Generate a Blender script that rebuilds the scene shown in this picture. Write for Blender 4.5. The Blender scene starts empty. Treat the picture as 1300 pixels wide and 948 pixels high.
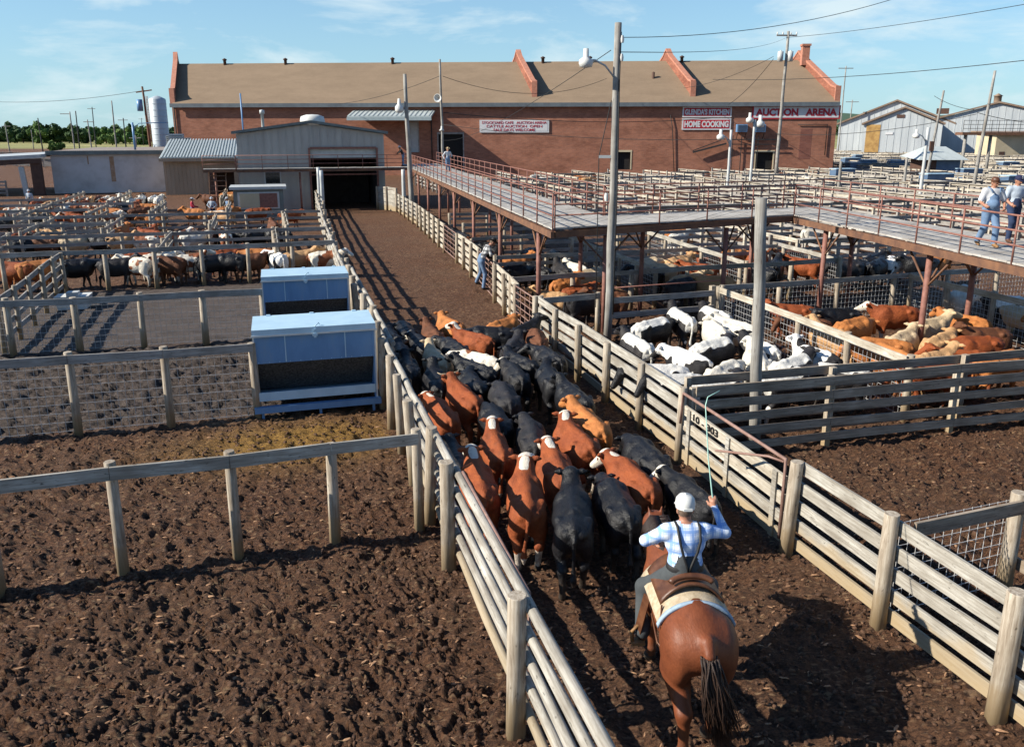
import bpy, math, random
import numpy as np
from mathutils import Vector, Matrix, Quaternion
random.seed(7); rng = np.random.default_rng(7)
scene = bpy.context.scene; COL = scene.collection
# ------------------------------------------------------------------ camera
FPX, CAMH = 1030.0, 6.5
TH = math.atan(261/FPX)
cam = bpy.data.cameras.new('camera'); camo = bpy.data.objects.new('camera', cam); COL.objects.link(camo)
cam.sensor_width = 36; cam.lens = 36*FPX/1300; cam.shift_y = -45/1300; cam.clip_start = .1; cam.clip_end = 9000
camo.location = (0, 0, CAMH); camo.rotation_euler = (math.pi/2-TH, 0, 0)
scene.camera = camo
# ------------------------------------------------------------------ light
AL = math.radians(16)
def W(a, b, z=0.0): return Vector((b*math.cos(AL)-a*math.sin(AL), a*math.cos(AL)+b*math.sin(AL), z))
ELEV = math.radians(32)
h = (W(0, -1)+W(.06, 0)).normalized()
TOSUN = Vector((h.x*math.cos(ELEV), h.y*math.cos(ELEV), math.sin(ELEV)))
sl = bpy.data.lights.new('sun', 'SUN'); sl.energy = 5.0; sl.angle = math.radians(.5); sl.color = (1, .93, .80)
so = bpy.data.objects.new('sun', sl); COL.objects.link(so); so.rotation_euler = TOSUN.to_track_quat('Z', 'Y').to_euler()
world = bpy.data.worlds.new('World'); scene.world = world; world.use_nodes = True
nt = world.node_tree; nt.nodes.clear(); N = nt.nodes.new; Lk = nt.links.new
sky = N('ShaderNodeTexSky'); sky.sky_type = 'NISHITA'; sky.sun_disc = False
sky.sun_elevation = ELEV; sky.sun_rotation = math.atan2(h.x, h.y) % (2*math.pi); sky.air_density = 1.0; sky.dust_density = .1; sky.ozone_density = 1.6
tc = N('ShaderNodeTexCoord'); mp = N('ShaderNodeMapping'); mp.inputs['Scale'].default_value = (2.3, 2.3, 8.0); mp.inputs['Location'].default_value = (.7, .2, .3)
Lk(tc.outputs['Generated'], mp.inputs['Vector'])
nz = N('ShaderNodeTexNoise'); nz.inputs['Scale'].default_value = 2.2; nz.inputs['Detail'].default_value = 9; nz.inputs['Roughness'].default_value = .6; nz.inputs['Distortion'].default_value = .25
Lk(mp.outputs[0], nz.inputs['Vector'])
cr = N('ShaderNodeValToRGB'); cr.color_ramp.elements[0].position = .48; cr.color_ramp.elements[1].position = .68
cr.color_ramp.elements[1].color = (.85, .85, .85, 1); Lk(nz.outputs['Fac'], cr.inputs[0])
sep = N('ShaderNodeSeparateXYZ'); Lk(tc.outputs['Generated'], sep.inputs[0])
mr = N('ShaderNodeMapRange'); mr.inputs['From Min'].default_value = .30; mr.inputs['From Max'].default_value = .12; mr.clamp = True; Lk(sep.outputs['Z'], mr.inputs['Value'])
mm = N('ShaderNodeMath'); mm.operation = 'MULTIPLY'; Lk(cr.outputs[0], mm.inputs[0]); Lk(mr.outputs[0], mm.inputs[1])
mx = N('ShaderNodeMix'); mx.data_type = 'RGBA'; Lk(mm.outputs[0], mx.inputs[0]); tn = N('ShaderNodeMix'); tn.data_type = 'RGBA'; tn.blend_type = 'MULTIPLY'; tn.inputs[0].default_value = 1; tn.inputs[7].default_value = (.72, .95, 1.15, 1); Lk(sky.outputs[0], tn.inputs[6]); hz_ = N('ShaderNodeMapRange'); hz_.inputs['From Min'].default_value = .30; hz_.inputs['From Max'].default_value = .0; hz_.inputs['To Max'].default_value = .75; Lk(sep.outputs['Z'], hz_.inputs['Value']); hm_ = N('ShaderNodeMix'); hm_.data_type = 'RGBA'; Lk(hz_.outputs[0], hm_.inputs[0]); Lk(tn.outputs[2], hm_.inputs[6]); hm_.inputs[7].default_value = (3.1, 4.95, 5.9, 1); Lk(hm_.outputs[2], mx.inputs[6]); mx.inputs[7].default_value = (6.0, 7.0, 7.3, 1)
bg = N('ShaderNodeBackground'); bg.inputs['Strength'].default_value = .074; Lk(mx.outputs[2], bg.inputs[0])
ow = N('ShaderNodeOutputWorld'); Lk(bg.outputs[0], ow.inputs[0])
scene.view_settings.view_transform = 'Standard'; scene.view_settings.look = 'None'; scene.view_settings.exposure = 0.85
scene.view_settings.gamma = 1; scene.render.engine = 'CYCLES'
# ------------------------------------------------------------------ layout helpers
def ray(u, v):
    x = (u-650)/FPX; d = (429-v)/FPX; c, s = math.cos(TH), math.sin(TH)
    return Vector((x, c+s*d, -s+c*d))
def G(u, v, z=0.0):
    r = ray(u, v); t = (z-CAMH)/r.z; return Vector((r.x*t, r.y*t, z))
def atY(u, v, Y):
    r = ray(u, v); t = Y/r.y; return Vector((r.x*t, Y, CAMH+r.z*t))
def AB(p): return (-math.sin(AL)*p.x+math.cos(AL)*p.y, math.cos(AL)*p.x+math.sin(AL)*p.y)
def project(p):
    y = p.y*math.cos(TH)-(p.z-CAMH)*math.sin(TH); zz = p.y*math.sin(TH)+(p.z-CAMH)*math.cos(TH)
    return 650+FPX*p.x/y, 429-FPX*zz/y
# ------------------------------------------------------------------ object helpers
def tag(o, label=None, cat=None, group=None, kind=None):
    if label: o['label'] = label
    if cat: o['category'] = cat
    if group: o['group'] = group
    if kind: o['kind'] = kind
    return o
def empty(name, loc, rz=0.0, label=None, cat=None, group=None):
    o = bpy.data.objects.new(name, None); COL.objects.link(o); o.location = loc; o.rotation_euler = (0, 0, rz); o.empty_display_size = .2
    return tag(o, label, cat, group)
def kids(o): return [c for c in bpy.data.objects if c.parent == o]
def copy_tree(o, ch=None, parent=None):
    c = o.copy(); COL.objects.link(c)
    if parent is not None: c.parent = parent
    for k in (ch if ch is not None else kids(o)): copy_tree(k, None if ch is None else [], c)
    return c
class MB:
    def __init__(s): s.v = []; s.f = []; s.m = []; s.sm = []
    def add(s, vs, fs, mi=0, smooth=False):
        n = len(s.v); s.v += [tuple(v) for v in vs]; s.f += [tuple(n+i for i in f) for f in fs]; s.m += [mi]*len(fs); s.sm += [smooth]*len(fs); return s
    def box(s, a, b, mi=0, M=None, jit=0):
        x0, y0, z0 = a; x1, y1, z1 = b
        vs = [Vector(p) for p in ((x0,y0,z0),(x1,y0,z0),(x1,y1,z0),(x0,y1,z0),(x0,y0,z1),(x1,y0,z1),(x1,y1,z1),(x0,y1,z1))]
        if jit: vs = [v+Vector([random.uniform(-jit, jit) for _ in range(3)]) for v in vs]
        if M: vs = [M @ v for v in vs]
        return s.add(vs, [(0,3,2,1),(4,5,6,7),(0,1,5,4),(1,2,6,5),(2,3,7,6),(3,0,4,7)], mi)
    def bar(s, p, q, w, hh, mi=0, up=Vector((0,0,1))):
        p = Vector(p); q = Vector(q); d = (q-p).normalized()
        if abs(d.dot(up)) > .98: up = Vector((0,1,0))
        x = d.cross(up).normalized(); y = x.cross(d)
        vs = [c+x*sx*w/2+y*sy*hh/2 for c in (p, q) for sx, sy in ((-1,-1),(1,-1),(1,1),(-1,1))]
        return s.add(vs, [(3,2,1,0),(4,5,6,7),(0,1,5,4),(1,2,6,5),(2,3,7,6),(3,0,4,7)], mi)
    def tube(s, pts, r, n=8, mi=0, caps=True, smooth=True):
        pts = [Vector(p) for p in pts]; rs = r if isinstance(r, (list, tuple)) else [r]*len(pts)
        vs = []; fs = []; ref = None
        for i, p in enumerate(pts):
            d = (pts[min(i+1, len(pts)-1)]-pts[max(i-1, 0)]).normalized()
            if ref is None: ref = Vector((0,0,1)) if abs(d.z) < .9 else Vector((1,0,0))
            x = d.cross(ref).normalized(); y = x.cross(d).normalized(); ref = y
            for k in range(n):
                t = 2*math.pi*k/n; vs.append(p+(x*math.cos(t)+y*math.sin(t))*rs[i])
        for i in range(len(pts)-1):
            for k in range(n):
                a = i*n+k; b = i*n+(k+1) % n; fs.append((a, b, b+n, a+n))
        s.add(vs, fs, mi, smooth)
        if caps:
            m = len(s.v)-len(vs)
            s.f.append(tuple(m+k for k in range(n))[::-1]); s.f.append(tuple(m+(len(pts)-1)*n+k for k in range(n))); s.m += [mi]*2; s.sm += [False]*2
        return s
    def lathe(s, prof, n=14, mi=0, c=(0,0,0), sx=1, sy=1):
        vs = []; fs = []
        for r, z in prof:
            for k in range(n):
                t = 2*math.pi*k/n; vs.append((c[0]+r*math.cos(t)*sx, c[1]+r*math.sin(t)*sy, c[2]+z))
        for i in range(len(prof)-1):
            for k in range(n):
                a = i*n+k; b = i*n+(k+1) % n; fs.append((a, b, b+n, a+n))
        return s.add(vs, fs, mi, True)
    def prism(s, poly, axis, t0, t1, mi=0):   # polygon in the two other axes, extruded along axis
        def mk(p, t):
            return {'x': (t, p[0], p[1]), 'y': (p[0], t, p[1]), 'z': (p[0], p[1], t)}[axis]
        n = len(poly); vs = [mk(p, t0) for p in poly]+[mk(p, t1) for p in poly]
        return s.add(vs, [tuple(range(n))[::-1], tuple(range(n, 2*n))]+[(i, (i+1) % n, n+(i+1) % n, n+i) for i in range(n)], mi)
    def build(s, name, mats, parent=None, xform=None):
        me = bpy.data.meshes.new(name); me.from_pydata([tuple(v) for v in s.v], [], s.f)
        for m in (mats if isinstance(mats, (list, tuple)) else [mats]): me.materials.append(m)
        me.polygons.foreach_set('material_index', s.m); me.polygons.foreach_set('use_smooth', s.sm)
        me.update(); me.validate()
        o = bpy.data.objects.new(name, me); COL.objects.link(o)
        if parent is not None: o.parent = parent
        return o
# ------------------------------------------------------------------ materials
def newmat(name):
    m = bpy.data.materials.new(name); m.use_nodes = True; t = m.node_tree; t.nodes.clear()
    o = t.nodes.new('ShaderNodeOutputMaterial'); b = t.nodes.new('ShaderNodeBsdfPrincipled'); t.links.new(b.outputs[0], o.inputs[0])
    return m, t, b
def node(t, typ, **kw):
    n = t.nodes.new(typ)
    for k, v in kw.items():
        if k.startswith('_'): setattr(n, k[1:], v)
        else: n.inputs[k.replace('__', ' ')].default_value = v
    return n
def noise(t, scale, detail=4, rough=.6, stretch=(1,1,1), coord='Object', rnd=True, dist=0):
    tc = node(t, 'ShaderNodeTexCoord'); mp = node(t, 'ShaderNodeMapping'); mp.inputs['Scale'].default_value = stretch
    t.links.new(tc.outputs[coord], mp.inputs['Vector'])
    if rnd:
        oi = node(t, 'ShaderNodeObjectInfo'); mu = node(t, 'ShaderNodeMath', _operation='MULTIPLY'); mu.inputs[1].default_value = 37.0
        t.links.new(oi.outputs['Random'], mu.inputs[0]); t.links.new(mu.outputs[0], mp.inputs['Location'])
    n = node(t, 'ShaderNodeTexNoise', Scale=scale, Detail=detail, Roughness=rough, Distortion=dist); t.links.new(mp.outputs[0], n.inputs['Vector'])
    return n.outputs['Fac']
def ramp(t, fac, stops):
    r = node(t, 'ShaderNodeValToRGB'); e = r.color_ramp.elements
    while len(e) < len(stops): e.new(.5)
    for i, (p, c) in enumerate(stops):
        e[i].position = p; e[i].color = (*c, 1) if len(c) == 3 else c
    t.links.new(fac, r.inputs[0]); return r.outputs[0]
def mix(t, fac, a, b, mode='MIX'):
    m = node(t, 'ShaderNodeMix', _data_type='RGBA', _blend_type=mode)
    for i, v in ((0, fac), (6, a), (7, b)):
        if isinstance(v, (int, float)): m.inputs[i].default_value = v
        elif isinstance(v, tuple): m.inputs[i].default_value = (*v, 1)
        else: t.links.new(v, m.inputs[i])
    return m.outputs[2]
def bump(t, b, hgt, strength=.4, dist=.02):
    n = node(t, 'ShaderNodeBump', Strength=strength, Distance=dist); t.links.new(hgt, n.inputs['Height']); t.links.new(n.outputs[0], b.inputs['Normal'])
AB_ = .76
def simple(name, c1, c2=None, scale=3, stretch=(1,1,1), rough=.75, metal=0, bmp=.25, c3=None, lo=.35, hi=.65, spec=.4, bd=.01):
    m, t, b = newmat(name); c2 = c2 or tuple(x*.6 for x in c1); c1, c2 = [tuple(x*AB_ for x in c) for c in (c1, c2)]; c3 = tuple(x*AB_ for x in c3) if c3 else None
    f = noise(t, scale, 6, .65, stretch)
    st = [(lo, c2), (hi, c1)]
    if c3: st = [(lo, c2), ((lo+hi)/2, c1), (hi, c3)]
    t.links.new(ramp(t, f, st), b.inputs['Base Color']); b.inputs['Roughness'].default_value = rough; b.inputs['Metallic'].default_value = metal
    b.inputs['Specular IOR Level'].default_value = spec
    if bmp: bump(t, b, noise(t, scale*3, 4, .6, stretch), bmp, bd)
    return m
def woodmat(name, c_hi, c_mid, c_lo, stretch, mud=None):
    m, t, b = newmat(name); c_hi, c_mid, c_lo = [tuple(x*.90 for x in c) for c in (c_hi, c_mid, c_lo)]
    g = noise(t, 5, 8, .7, stretch, dist=.4); big = noise(t, 1.3, 3, .6, (1,1,1))
    col = ramp(t, g, [(.3, c_lo), (.48, c_mid), (.62, c_hi)])
    col = mix(t, ramp(t, big, [(.35, (0,0,0)), (.7, (.7,.7,.7))]), col, tuple(x*f_ for x, f_ in zip(c_mid, (.50,.46,.42))))
    kn = noise(t, 26, 2, .5, tuple(min(1, x) for x in stretch)); col = mix(t, ramp(t, kn, [(.66, (0,0,0)), (.75, (.8,.8,.8))]), col, tuple(x*.35 for x in c_lo))
    if mud:
        geo = node(t, 'ShaderNodeNewGeometry'); sp = node(t, 'ShaderNodeSeparateXYZ'); t.links.new(geo.outputs['Position'], sp.inputs[0])
        ad = node(t, 'ShaderNodeMath', _operation='MULTIPLY_ADD'); ad.inputs[1].default_value = .9; t.links.new(big, ad.inputs[0]); t.links.new(sp.outputs['Z'], ad.inputs[2])
        col = mix(t, ramp(t, ad.outputs[0], [(.45, (.9,.9,.9)), (.9, (.5,.5,.5)), (1.0, (.0,.0,.0))]), col, mud)
    t.links.new(col, b.inputs['Base Color']); b.inputs['Roughness'].default_value = .82; b.inputs['Specular IOR Level'].default_value = .25
    bump(t, b, g, .5, .008); return m
M = {}
M['rail'] = woodmat('weathered_board', (.52,.50,.45), (.37,.345,.30), (.17,.15,.125), (.35,5,5), (.30,.22,.12))
M['rail_grey'] = woodmat('grey_board', (.44,.42,.39), (.31,.29,.27), (.14,.125,.11), (.35,5,5))
M['rail_brown'] = woodmat('brown_board', (.46,.38,.30), (.32,.26,.20), (.15,.11,.08), (.35,5,5))
M['rail_white'] = woodmat('pale_sunlit_board', (.64,.60,.52), (.48,.43,.35), (.24,.2,.15), (.35,5,5))  # white gate boards; elsewhere this paler tone puts sunlight into top boards
M['post'] = woodmat('post_wood', (.55,.49,.40), (.38,.32,.25), (.17,.13,.09), (5,5,.35), (.27,.19,.10))
M['pole'] = woodmat('pole_wood', (.42,.41,.38), (.3,.29,.27), (.16,.14,.13), (6,6,.12))
M['deck'] = woodmat('deck_board', (.56,.54,.50), (.44,.42,.39), (.25,.23,.21), (.4,4,4))
M['rust'] = simple('rusty_red_pipe', (.33,.145,.11), (.20,.085,.065), 6, rough=.7, bmp=.3)
M['rust_beam'] = simple('rusty_beam', (.24,.115,.06), (.12,.06,.04), 3, rough=.8)
M['pinkpipe'] = simple('faded_pink_pipe', (.36,.23,.19), (.24,.13,.10), 5, rough=.65)
M['wire'] = simple('wire', (.62,.62,.62), (.5,.5,.5), 8, rough=.5, metal=.1, bmp=0)
M['galv'] = simple('galvanised_blue_shade', (.16,.33,.58), (.12,.26,.48), 1.6, stretch=(1,1,.35), rough=.4, metal=.05, bmp=.12, lo=.3, hi=.75, c3=(.24,.36,.50))  # deep blue of the shaded bin fronts, put into the sheet colour
M['galv_top'] = simple('galvanised_lit_top', (.55,.76,.90), (.46,.66,.80), 2.2, rough=.42, metal=.05, bmp=.08)  # the same bin metal in a brighter, sunlit tone
M['galv_dark'] = simple('dark_speckled_sheet', (.10,.105,.10), (.03,.03,.03), 22, rough=.8, bmp=.4, lo=.4, hi=.65)  # near-black speckled tone on hopper throats, grilles and louvres
M['pale_metal'] = simple('pale_painted_metal', (.62,.64,.63), (.5,.52,.52), 2, rough=.5, bmp=.05)
M['white'] = simple('white_paint', (.78,.78,.75), (.66,.66,.63), 4, rough=.55, bmp=.05)
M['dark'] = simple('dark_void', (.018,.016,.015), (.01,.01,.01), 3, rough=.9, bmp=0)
M['glass'] = simple('dark_window_glass', (.02,.025,.03), (.015,.015,.02), 3, rough=.12, bmp=0, spec=.6)
M['cable'] = simple('black_cable', (.03,.03,.032), (.02,.02,.02), 3, rough=.7, bmp=0)
M['bluebox'] = simple('blue_sheet_metal', (.13,.21,.33), (.09,.15,.25), 1.5, rough=.55, metal=.1, bmp=.05)
M['red'] = simple('sign_red', (.52,.02,.035), (.42,.015,.03), 2, rough=.6, bmp=0)
M['signwhite'] = simple('sign_white', (.75,.75,.76), (.65,.66,.68), 2, rough=.6, bmp=0)
M['black'] = simple('black_paint', (.02,.02,.022), (.012,.012,.012), 4, rough=.6, bmp=0)
M['tan'] = simple('tan_siding', (.44,.34,.25), (.36,.27,.19), 1.2, stretch=(1,1,.3), rough=.7, bmp=.05)
M['shed'] = simple('grey_shed_siding', (.50,.48,.44), (.41,.39,.36), 1.0, stretch=(1,1,.3), rough=.65, bmp=.05)
M['shedtrim'] = simple('shed_trim', (.20,.23,.22), (.14,.16,.16), 1.5, rough=.6, bmp=.05)
M['tealroof'] = simple('pale_green_roof', (.60,.65,.64), (.49,.54,.53), 1.3, rough=.45, bmp=.05, metal=.1)
M['brownboard'] = simple('brown_frame', (.12,.065,.045), (.08,.04,.03), 2, rough=.8)
M['block'] = simple('whitewashed_block_wall', (.60,.59,.60), (.46,.44,.44), .55, rough=.85, bmp=.15, c3=(.66,.66,.68), lo=.3, hi=.75)
M['silo'] = simple('silo_metal', (.60,.66,.70), (.50,.56,.60), .6, stretch=(.3,.3,1), rough=.5, metal=.2, bmp=.05)
M['flatroof'] = simple('gravel_roof', (.36,.31,.27), (.25,.2,.18), 1.4, rough=.9)
M['barnmetal'] = simple('weathered_barn_metal', (.62,.66,.68), (.46,.50,.53), .25, stretch=(3,3,.25), rough=.6, metal=.15, bmp=.05)
M['barnroof'] = simple('rusty_barn_roof', (.30,.22,.16), (.2,.13,.09), .4, rough=.7)
M['hay'] = simple('yellow_hay', (.55,.34,.12), (.35,.2,.07), 1.0, rough=.95)
M['cream'] = simple('cream_wall', (.66,.56,.38), (.56,.47,.32), .5, rough=.8, bmp=.05)
M['leather'] = simple('saddle_leather', (.16,.065,.03), (.08,.03,.015), 8, rough=.45, bmp=.2)
M['blanket'] = simple('cream_saddle_blanket', (.60,.50,.36), (.42,.32,.2), 14, rough=.95, bmp=.5)
M['blueedge'] = simple('pale_blue_binding', (.42,.55,.68), (.3,.4,.5), 14, rough=.9)
M['mint'] = simple('mint_whip_rod', (.45,.72,.62), (.36,.6,.52), 8, rough=.4, bmp=0)
# brick
def brick(name, c1, c2, mort, axis='x'):
    m, t, b = newmat(name); tc = node(t, 'ShaderNodeTexCoord'); sp = node(t, 'ShaderNodeSeparateXYZ'); t.links.new(tc.outputs['Object'], sp.inputs[0])
    cb = node(t, 'ShaderNodeCombineXYZ'); t.links.new(sp.outputs['X' if axis == 'x' else 'Y'], cb.inputs[0]); t.links.new(sp.outputs['Z'], cb.inputs[1])
    br = node(t, 'ShaderNodeTexBrick', Scale=1.0, Bias=0.0); br.inputs['Brick Width'].default_value = .6; br.inputs['Row Height'].default_value = .2; br.inputs['Mortar Size'].default_value = .012
    br.inputs['Color1'].default_value = (*c1, 1); br.inputs['Color2'].default_value = (*c2, 1); br.inputs['Mortar'].default_value = (*mort, 1); t.links.new(cb.outputs[0], br.inputs['Vector'])
    f = noise(t, .22, 8, .78, (1, 1, 2.2), rnd=False); col = mix(t, ramp(t, f, [(.42, (.0,.0,.0)), (.62, (.85,.85,.85))]), br.outputs['Color'], tuple(x*.6 for x in c2))
    f2 = noise(t, 1.2, 5, .7, (1,1,5), rnd=False); col = mix(t, ramp(t, f2, [(.45, (0,0,0)), (.8, (.6,.6,.6))]), col, (c1[0]*1.3, c1[1]*1.25, c1[2]*1.2))
    t.links.new(col, b.inputs['Base Color']); b.inputs['Roughness'].default_value = .88; b.inputs['Specular IOR Level'].default_value = .2
    return m
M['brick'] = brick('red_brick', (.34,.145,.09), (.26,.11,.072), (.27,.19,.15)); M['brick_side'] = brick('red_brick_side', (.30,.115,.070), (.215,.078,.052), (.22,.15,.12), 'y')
M['coping'] = simple('salmon_coping_brick', (.55,.25,.17), (.42,.17,.11), 2.5, rough=.85)
def shingle():
    m, t, b = newmat('tan_roof_shingles'); f = noise(t, .16, 9, .8, (1, 2.5, 2.5), rnd=False); f2 = noise(t, 7, 3, .6, (1, 4, 4), rnd=False)
    col = ramp(t, f, [(.3, (.155,.112,.075)), (.66, (.25,.182,.122))]); col = mix(t, .35, col, ramp(t, f2, [(.3, (.16,.115,.08)), (.7, (.31,.23,.16))]))
    t.links.new(col, b.inputs['Base Color']); b.inputs['Roughness'].default_value = .92; b.inputs['Specular IOR Level'].default_value = .15; return m
M['shingle'] = shingle()
# coats.  attribute mask: R head/face, G dorsal line, B lower leg / belly, A crest of the neck
def coat(name, base, dark, white=(.68,.62,.52), face=0.0, line=0.0, legs=0.0, crest=0.0, patch=0.0, rough=.68, spec=.22, sheen=0, bm=.7):
    m, t, b = newmat(name); f = noise(t, 3.2, 5, .65, (.6, 1.3, 1.3))
    col = ramp(t, f, [(.32, dark), (.62, base)])
    fine = noise(t, 45, 3, .6, (.35, 1.6, 1.2)); col = mix(t, .16, col, ramp(t, fine, [(.3, tuple(x*.4 for x in dark)), (.7, tuple(min(1, x*1.7) for x in base))]))
    at = node(t, 'ShaderNodeVertexColor'); at.layer_name = 'mask'; sp = node(t, 'ShaderNodeSeparateColor'); t.links.new(at.outputs['Color'], sp.inputs[0])
    def area(out, amt, edge=.5):
        nonlocal col
        f3 = noise(t, 4.5, 4, .6); ad = node(t, 'ShaderNodeMath', _operation='MULTIPLY_ADD'); ad.inputs[1].default_value = .55; t.links.new(f3, ad.inputs[0]); t.links.new(out, ad.inputs[2])
        col = mix(t, ramp(t, ad.outputs[0], [(edge+.25, (0,0,0)), (edge+.3, (amt,)*3)]), col, white)
    if face: area(sp.outputs[0], face)
    if line: area(sp.outputs[1], line, .42)
    if legs: area(sp.outputs[2], legs, .55)
    if crest: area(at.outputs['Alpha'], crest, .56)
    if patch:
        f4 = noise(t, 1.25, 2, .5); col = mix(t, ramp(t, f4, [(.56-patch*.2, (0,0,0)), (.58-patch*.2, (1,1,1))]), col, white)
    mudn = noise(t, 7, 5, .7); ad = node(t, 'ShaderNodeMath', _operation='MULTIPLY'); t.links.new(mudn, ad.inputs[0]); t.links.new(sp.outputs[2], ad.inputs[1])
    col = mix(t, ramp(t, ad.outputs[0], [(.3, (0,0,0)), (.6, (.7,.7,.7))]), col, (.06,.042,.03))
    f6 = noise(t, 2.6, 7, .75); mudw = ramp(t, f6, [(.54, (0,0,0)), (.66, (.42,.42,.42))]); col = mix(t, mudw, col, tuple(x*.35+y for x, y in zip(base, (.035,.024,.016)))) if rough > .45 and bm > .5 else col
    t.links.new(col, b.inputs['Base Color']); b.inputs['Roughness'].default_value = rough; b.inputs['Specular IOR Level'].default_value = spec
    lump = noise(t, 7, 5, .7, (.8, 1.4, 1.2)); ad2 = node(t, 'ShaderNodeMath', _operation='MULTIPLY_ADD'); ad2.inputs[1].default_value = .22; t.links.new(fine, ad2.inputs[0]); t.links.new(lump, ad2.inputs[2])
    bump(t, b, ad2.outputs[0], bm, .045)
    return m
K = dict(
 black=coat('black_hide', (.010,.010,.012), (.004,.004,.005), rough=.42, spec=.32),
 charcoal=coat('charcoal_hide', (.028,.026,.028), (.010,.010,.011), rough=.5),
 baldy=coat('black_hide_white_face', (.010,.010,.012), (.004,.004,.005), face=1, rough=.5, spec=.32),
 blackline=coat('black_hide_white_back', (.016,.016,.018), (.009,.009,.01), line=1, rough=.45, white=(.60,.58,.54)),
 red=coat('red_hide', (.27,.068,.020), (.14,.032,.011)),
 hereford=coat('red_hide_white_face', (.28,.072,.022), (.15,.035,.013), face=1, crest=1, legs=.8, white=(.62,.56,.47)),
 orange=coat('orange_tan_hide', (.45,.17,.05), (.29,.10,.03)),
 tan=coat('tan_hide', (.50,.30,.15), (.36,.2,.09)),
 cream=coat('cream_hide', (.52,.40,.26), (.38,.28,.17)),
 white=coat('white_hide', (.62,.58,.51), (.48,.44,.37)),
 holstein=coat('black_and_white_hide', (.017,.016,.018), (.01,.01,.011), patch=.55, white=(.72,.70,.66)),
 lineback=coat('white_backed_dark_hide', (.03,.028,.03), (.014,.013,.014), line=1, white=(.62,.60,.55), rough=.5),
 brown=coat('dark_brown_hide', (.13,.05,.024), (.07,.028,.014)),
 brockle=coat('brown_and_white_hide', (.25,.085,.035), (.15,.045,.02), face=1, patch=.4))
COATWORD = dict(black='black', charcoal='charcoal grey', baldy='black white-faced', blackline='black white-backed', red='red', hereford='white-faced red',
 orange='orange-tan', tan='tan', cream='cream', white='white', holstein='black-and-white', lineback='white-backed', brown='dark brown', brockle='brown-and-white')
M['hoof'] = simple('hoof_horn', (.06,.045,.035), (.03,.025,.02), 6, rough=.6); M['hornm'] = simple('pale_horn', (.62,.50,.34), (.45,.33,.2), 7, rough=.45, bmp=.1)
M['horsehide'] = coat('chestnut_horse_hide', (.17,.05,.02), (.10,.028,.012), rough=.5, spec=.25, bm=.22)
M['mane'] = simple('dark_mane_hair', (.035,.016,.010), (.015,.008,.006), 30, stretch=(6,6,.5), rough=.5, bmp=.5)
M['tailhair'] = simple('brown_tail_hair', (.055,.028,.018), (.018,.010,.007), 30, stretch=(8,8,.5), rough=.5, bmp=.5)
M['skin'] = simple('skin', (.50,.25,.16), (.42,.19,.12), 6, rough=.55, bmp=.05)
M['eye'] = simple('dark_eye', (.02,.015,.012), (.01,.01,.01), 3, rough=.2, bmp=0)
M['hair'] = simple('grey_brown_hair', (.18,.12,.08), (.1,.06,.04), 30, rough=.7)
def cloth(name, c, c2=None, rough=.9): return simple(name, c, c2 or tuple(x*.72 for x in c), 5, rough=rough, bmp=.35, lo=.3, hi=.7, bd=.015)
M['denim'] = cloth('blue_denim', (.19,.29,.45), (.11,.18,.30)); M['darkdenim'] = cloth('dark_denim', (.025,.045,.11)); M['workgrey'] = cloth('grey_green_trousers', (.075,.085,.09), (.045,.05,.055))
M['whiteshirt'] = cloth('white_shirt_cloth', (.68,.70,.74)); M['paleshirt'] = cloth('pale_blue_shirt_cloth', (.52,.60,.70)); M['redshirt'] = cloth('red_shirt_cloth', (.50,.03,.07))
M['boots'] = simple('brown_boot_leather', (.14,.06,.03), (.08,.035,.02), 9, rough=.55); M['tanboots'] = simple('tan_boot_leather', (.34,.18,.07), (.25,.13,.05), 9, rough=.6)
def plaid(name, base, line, sc, dark):
    m, t, b = newmat(name); tc = node(t, 'ShaderNodeTexCoord'); sp = node(t, 'ShaderNodeSeparateXYZ'); t.links.new(tc.outputs['Object'], sp.inputs[0]); col = None
    for k, ax in enumerate('XZ'):
        for mul, amt in ((sc, .85), (sc*2, .45)):
            m1 = node(t, 'ShaderNodeMath', _operation='MULTIPLY'); m1.inputs[1].default_value = mul; t.links.new(sp.outputs[ax], m1.inputs[0])
            m2 = node(t, 'ShaderNodeMath', _operation='FRACT'); t.links.new(m1.outputs[0], m2.inputs[0])
            col = mix(t, ramp(t, m2.outputs[0], [(.30, (0,0,0)), (.36, (amt,)*3), (.58, (amt,)*3), (.64, (0,0,0))]), col if col else base, line, 'MIX' if not dark else 'MIX')
    t.links.new(col, b.inputs['Base Color']); b.inputs['Roughness'].default_value = .9; bump(t, b, noise(t, 9, 4), .5, .02); return m
M['plaid'] = plaid('pale_blue_plaid_cloth', (.72,.76,.82), (.17,.31,.62), 9, False); M['check'] = plaid('black_white_check_cloth', (.55,.55,.55), (.015,.015,.02), 7, True)
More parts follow.
